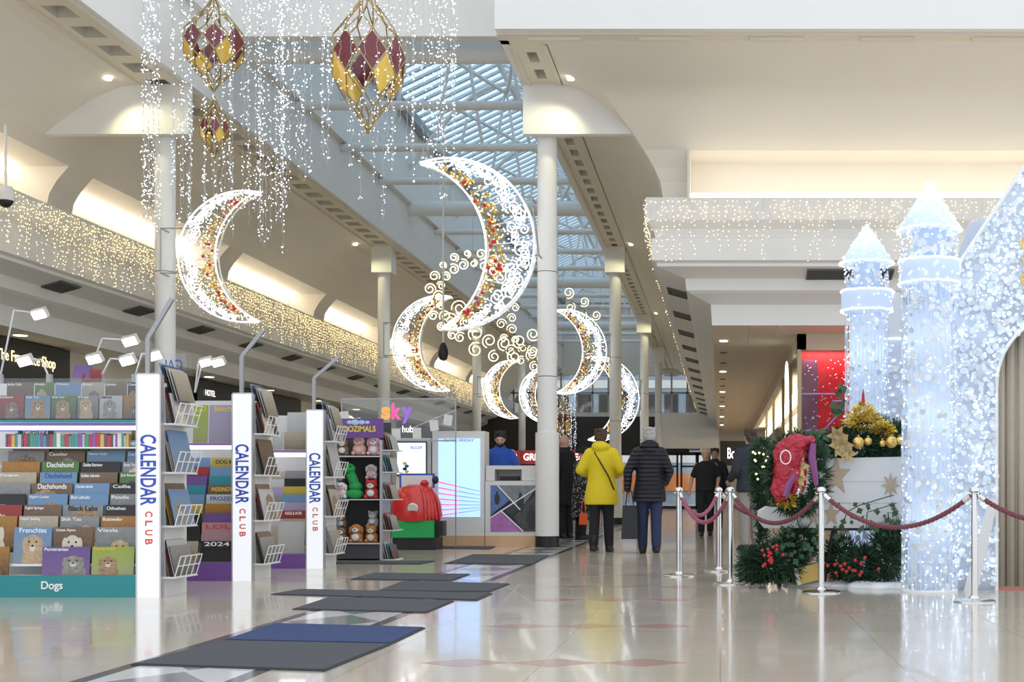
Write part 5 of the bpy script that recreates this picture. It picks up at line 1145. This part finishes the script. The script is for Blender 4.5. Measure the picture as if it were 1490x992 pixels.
# ---- sleigh
YS_ = 11.85; q = lambda px, py: (WX(px, YS_), WZ(py, YS_)); sl = thing('white_sleigh', 'white panelled sleigh decorated with gold stars on black trestles', 'sleigh', (0, 0, 0))
poly = [q(1180, 667), q(1330, 664), q(1330, 768), q(1112, 768), q(1104, 758), q(1104, 744), q(1116, 737), q(1150, 741), q(1170, 728), q(1178, 705)]
b_ = MB().prism(poly, YS_, YS_+.48).build('body', 'whitepanel', sl)
for py in (700, 731): MB().box(q(1181, py)[0], q(1330, py)[0], YS_-.006, YS_, q(0, py+.7)[1], q(0, py)[1]).build('panel_groove', 'wire', b_)
for px in (1150, 1215, 1280):
    m = MB(); x, z = q(px, 768); m.cyl((x-.1, YS_+.1, 0), (x, YS_+.1, z), .02); m.cyl((x+.12, YS_+.1, 0), (x, YS_+.1, z), .02); m.build('trestle', 'black', sl)
MB().box(q(1140, 0)[0], q(1328, 0)[0], YS_+.05, YS_+.45, q(0, 772)[1], q(0, 768)[1]).build('deck', 'black', sl)
def star(px, py, r, m_='gold', pts=5, y=YS_-.012):
    x, z = q(px, py); P = []
    for i in range(pts*2): a = PI/2+i*PI/pts; k = r if i % 2 == 0 else r*.42; P.append((x+k*.7*math.cos(a), z+k*math.sin(a)))
    return P, y
M['glitter'] = mat('champagne glitter', (.48, .38, .27), .5, .3, var=.4, scale=180)
for px, py, r in ((1217, 692, .19), (1210, 748, .12), (1184, 752, .09)): P, y = star(px, py, r); MB().prism(P, y, y+.012).build('star', 'glitter', sl)
P, y = star(1296, 706, .12, pts=8); MB().prism([(x, z) for x, z in P], y, y+.01).build('snowflake', 'glitter', sl)
# ---- greenery
M['pine'] = mat('pine needles', (.018, .060, .022), .7, var=.5, scale=30); M['pine2'] = mat('bluish pine', (.035, .085, .055), .7, var=.5, scale=30); M['ivy'] = mat('ivy leaf', (.03, .085, .03), .45, var=.5, scale=20); M['tinsel'] = mat('gold tinsel', (.80, .55, .08), .25, .8, var=.4, scale=60)
M['snowm'] = mat('fake snow', (.85, .87, .90), .9, bump=.5, scale=60); M['goldflower'] = mat('champagne flower', (.50, .36, .17), .5, .3, var=.3, scale=50); M['berry'] = mat('red berry', (.5, .02, .03), .3); M['sack'] = mat('red satin', (.42, .015, .04), .35, var=.3, scale=14); M['ribbon'] = mat('purple ribbon', (.22, .06, .20), .4)
def needles(name, blobs, n, m_, parent, ln=.10, wd=.006, seed=1):
    rr = random.Random(seed); V = []; Fc = []
    for i in range(n):
        c, r = blobs[rr.randrange(len(blobs))]; d = Vector((rr.gauss(0, 1), rr.gauss(0, 1), rr.gauss(0, 1))).normalized(); p = Vector(c)+Vector((d.x*r[0], d.y*r[1], d.z*r[2]))*rr.uniform(.45, 1)
        if p.z < .012: p.z = .012+rr.uniform(0, .02)
        e = (d+Vector((rr.uniform(-.7, .7), rr.uniform(-.7, .7), rr.uniform(-.7, .7)))).normalized()*ln*rr.uniform(.6, 1.3); s = e.orthogonal().normalized()*wd
        if (p+e).z < .01: e.z = abs(e.z)
        b = len(V); V += [p+s, p-s, p+e*.6-s*.8, p+e, p+e*.6+s*.8]; Fc.append((b, b+1, b+2, b+3, b+4))
    me = bpy.data.meshes.new(name); me.from_pydata([tuple(v) for v in V], [], Fc); me.materials.append(M[m_]); return stuff(link(name, me, parent))
def leaves(name, pts, m_, parent, r=.035, seed=1):
    rr = random.Random(seed); V = []; Fc = []
    for p in pts:
        n_ = Vector((rr.uniform(-1, 1), -1.2, rr.uniform(-.3, 1))).normalized(); u = n_.orthogonal().normalized(); v = n_.cross(u); a0 = rr.uniform(0, 6); b = len(V); rad = (1, .55, .85, .5, .9, .55, .85, .55); k_ = rr.uniform(.6, 1.2)*r
        V += [Vector(p)+(u*math.cos(a0+k*PI/4)+v*math.sin(a0+k*PI/4))*rad[k]*k_ for k in range(8)]; Fc.append(tuple(range(b, b+8)))
    me = bpy.data.meshes.new(name); me.from_pydata([tuple(v) for v in V], [], Fc); me.materials.append(M[m_]); return stuff(link(name, me, parent))
def bl(px, py, Y, rx, rz, ry=None): c = W(px, py, Y); s_ = F/Y; return (c, (rx/s_, (ry or min(rx, rz)/s_), rz/s_))
g1 = tag(thing('pine_garland', 'thick pine garland with gold baubles along the top of the sleigh', 'garland', (0, 0, 0)))
tb = [bl(1192, 655, 12.0, 22, 20), bl(1222, 648, 12.0, 25, 22), bl(1255, 652, 12.0, 28, 22), bl(1288, 652, 12.0, 28, 20), bl(1262, 625, 12.1, 34, 20), bl(1305, 640, 12.1, 18, 25)]
needles('pine_needles', tb, 5200, 'pine', g1, .085, .005, 1); needles('pine_tips', tb, 900, 'pine2', g1, .11, .005, 2)
needles('gold_tinsel', [bl(1258, 612, 11.95, 30, 16), bl(1256, 600, 11.95, 16, 14), bl(1285, 625, 11.95, 16, 10)], 1500, 'tinsel', g1, .045, .004, 3)
MB().lathe([(.02, 0), (.012, .1), (.001, .16)], W(1256, 590, 11.95), 10).build('red_spire', 'sack', g1, True)
for px, py, r in ((1249, 644, 9), (1263, 642, 6), (1297, 643, 9), (1284, 645, 5), (1309, 641, 6)):
    b = MB().sphere(W(px, py, 11.78), r/(F/11.78), 18, 12).build('gold_bauble', 'gold', g1, True); c = W(px, py-r, 11.78); MB().cyl(c, c+Vector((0, 0, .015)), .012).build('bauble_cap', 'bronze', b)
def flower(px, py, Y, r, parent):
    c = W(px, py, Y); m = MB()
    for k in range(11):
        a = k*2*PI/6+(.5 if k > 5 else 0); rr_ = r*(1 if k < 6 else .6); d = Vector((math.cos(a), -.25 if k < 6 else -.6, math.sin(a))); t = Vector((-math.sin(a), 0, math.cos(a))); m.add([c, c+d*rr_*.5+t*rr_*.26, c+d*rr_, c+d*rr_*.5-t*rr_*.26], [(0,1,2,3)])
    m.build('gold_flower', 'goldflower', parent)
for a in ((1224, 648, 11.75, .12), (1232, 660, 11.74, .10), (1218, 634, 11.78, .10)): flower(*a, g1)
leaves('holly_leaves', [W(R.uniform(1170, 1215), R.uniform(625, 665), 11.8) for _ in range(26)], 'ivy', g1, .05, 4)
wr = tag(thing('pine_wreath', 'pine wreath with gold flowers and purple ribbon hung on the sleigh front', 'wreath', (0, 0, 0)))
wb = [bl(1160+34*math.cos(a*PI/6), 690+48*math.sin(a*PI/6), 11.6, 13, 14) for a in range(12)]; needles('pine_needles', wb, 3200, 'pine', wr, .08, .005, 5)
needles('gold_tinsel', [bl(1138, 700, 11.5, 10, 14), bl(1145, 728, 11.5, 14, 10)], 500, 'tinsel', wr, .045, .004, 6)
for a in ((1160, 678, 11.45, .12), (1150, 664, 11.5, .08), (1163, 696, 11.45, .08)): flower(*a, wr)
for pts in ([(1183, 645), (1181, 665), (1185, 688), (1188, 706)], [(1157, 690), (1147, 705), (1142, 722)]):
    m = MB(); p = [W(a, b, 11.42) for a, b in pts]; m.tube(p, [.028, .036, .03, .02][:len(p)], 6); m.build('purple_ribbon', 'ribbon', wr, True)
sk = MB(); s_ = F/11.55
for px, py, rx, rz in ((1150, 662, 22, 24), (1140, 685, 14, 26), (1136, 708, 12, 20), (1160, 645, 18, 13), (1172, 642, 12, 8)): sk.sphere(W(px, py, 11.50), (rx/s_*1.1, .11, rz/s_*1.08), 16, 10)
for i in range(26):
    px, py = R.uniform(1134, 1162), R.uniform(662, 700); c = W(px, py, 11.43); sk.tube([c+Vector((R.uniform(-.03, .03), .05, .12)), c+Vector((R.uniform(-.02, .02), -.01, .02)), c+Vector((R.uniform(-.05, .05), .05, -.12))], [.006, .020, .006], 6)
o = remeshed(sk, .010, 'red_sack', 'sack', None, 3); 
from mathutils import noise as NZ
for v in o.data.vertices: v.co += v.normal*(.030*NZ.noise(v.co*16)+.016*NZ.noise(v.co*38))
tag(o, 'red satin sack slumped over the wreath on the sleigh front', 'sack'); bd = W(1143, 665, 11.385)
MB().tube([bd+Vector((.045*math.cos(a*PI/8), -.02, .06*math.sin(a*PI/8))) for a in range(16)], .005, 5, True).build('printed_badge', 'tw', o)
g2 = tag(thing('pine_garland', 'green pine garland standing beside the person with a bun', 'garland', (0, 0, 0)))
needles('pine_needles', [bl(1108, 655, 12.6, 16, 16), bl(1106, 682, 12.6, 17, 20), bl(1108, 712, 12.6, 15, 22), bl(1118, 690, 12.6, 14, 22), bl(1110, 745, 12.6, 8, 30), bl(1110, 800, 12.6, 6, 40)], 2600, 'pine', g2, .085, .005, 7); leds('warm_leds', [W(R.uniform(1092, 1120), R.uniform(655, 700), 12.4) for _ in range(14)], .012, 'ledg', g2)
gr = tag(thing('pine_garland', 'low pine garland with red berries on the floor under the sleigh', 'garland', (0, 0, 0)))
gb = [bl(1095, 826, 11.7, 18, 26), bl(1120, 822, 11.7, 24, 30), bl(1145, 812, 11.8, 22, 36), bl(1165, 790, 11.9, 24, 28), bl(1225, 815, 12.0, 22, 32), bl(1255, 822, 11.8, 26, 26), bl(1290, 810, 11.8, 24, 40), bl(1300, 780, 11.9, 14, 30)]
needles('pine_needles', gb, 6500, 'pine', gr, .095, .006, 8); needles('pine_tips', gb, 900, 'pine2', gr, .12, .006, 9)
lv = [W(R.uniform(1215, 1315), R.uniform(725, 800), 11.72) for _ in range(34)]+[W(1215+i*12, 735+abs(i-4)*8, 11.7) for i in range(8)]+[W(R.uniform(1130, 1200), R.uniform(765, 820), 11.65) for _ in range(40)]; leaves('ivy_leaves', lv, 'ivy', gr, .036, 10)
m = MB()
for i in range(3): m.tube([W(1225+i*35, 770, 11.74), W(1232+i*30, 745, 11.72), W(1250+i*25, 735+i*6, 11.71), W(1300+i*4, 720+i*12, 11.72)], .005, 5)
m.build('ivy_stem', 'ivy', gr); bm_ = MB().sphere((0,0,0), .016, 8, 6).mesh('berry', 'berry', True)
for i in range(34): px, py = (R.gauss(1122, 8), R.gauss(805, 9)) if i % 2 else (R.gauss(1240, 16), R.gauss(825, 6)); link('berry', bm_, gr, W(px, py, 11.45))
leaves('tower_ivy', [W(R.uniform(1212, 1228), R.uniform(560, 605), 12.3) for _ in range(12)], 'ivy', gr, .06, 11)
sn = MB(); c0 = G(1150, 851); c1 = G(1318, 857)
for i in range(26): t_ = i/25; p = c0.lerp(c1, t_)+Vector((0, R.uniform(-.05, .35), 0)); sn.sphere(p+Vector((0, 0, .005)), (R.uniform(.1, .2), R.uniform(.07, .14), R.uniform(.025, .06)), 12, 8)
o = remeshed(sn, .014, 'fake_snow', 'snowm', None, 2); tag(o, 'white fake snow blanket on the floor around the gift box', 'snow', kind='stuff')
gf = thing('gift_box', 'gold gift box with white ribbon tipped on the fake snow', 'gift', G(1172, 853), .25); M['goldpaper'] = mat('gold paper', (.50, .36, .10), .35, .5, var=.2); rt = Matrix.Rotation(-.22, 3, 'Y')
MB().obox((0, 0, .12), (.26, .2, .15), rt).build('box', 'goldpaper', gf); MB().obox(rt@Vector((-.11, 0, .0))+Vector((0, 0, .125)), (.03, .21, .16), rt).build('lid_edge', 'whitepanel', gf); MB().obox(rt@Vector((.02, 0, .085))+Vector((0, 0, .12)), (.27, .03, .012), rt).build('ribbon', 'whitepanel', gf)
m = MB()
for a in range(5): m.tube([rt@Vector((.05, 0, .09))+Vector((0, 0, .12))+Vector((.05*math.sin(k*PI/5)*math.cos(a*1.25), .05*math.sin(k*PI/5)*math.sin(a*1.25), .02+.03*math.sin(k*PI/5))) for k in range(6)], .008, 5)
m.build('bow', 'whitepanel', gf, True)
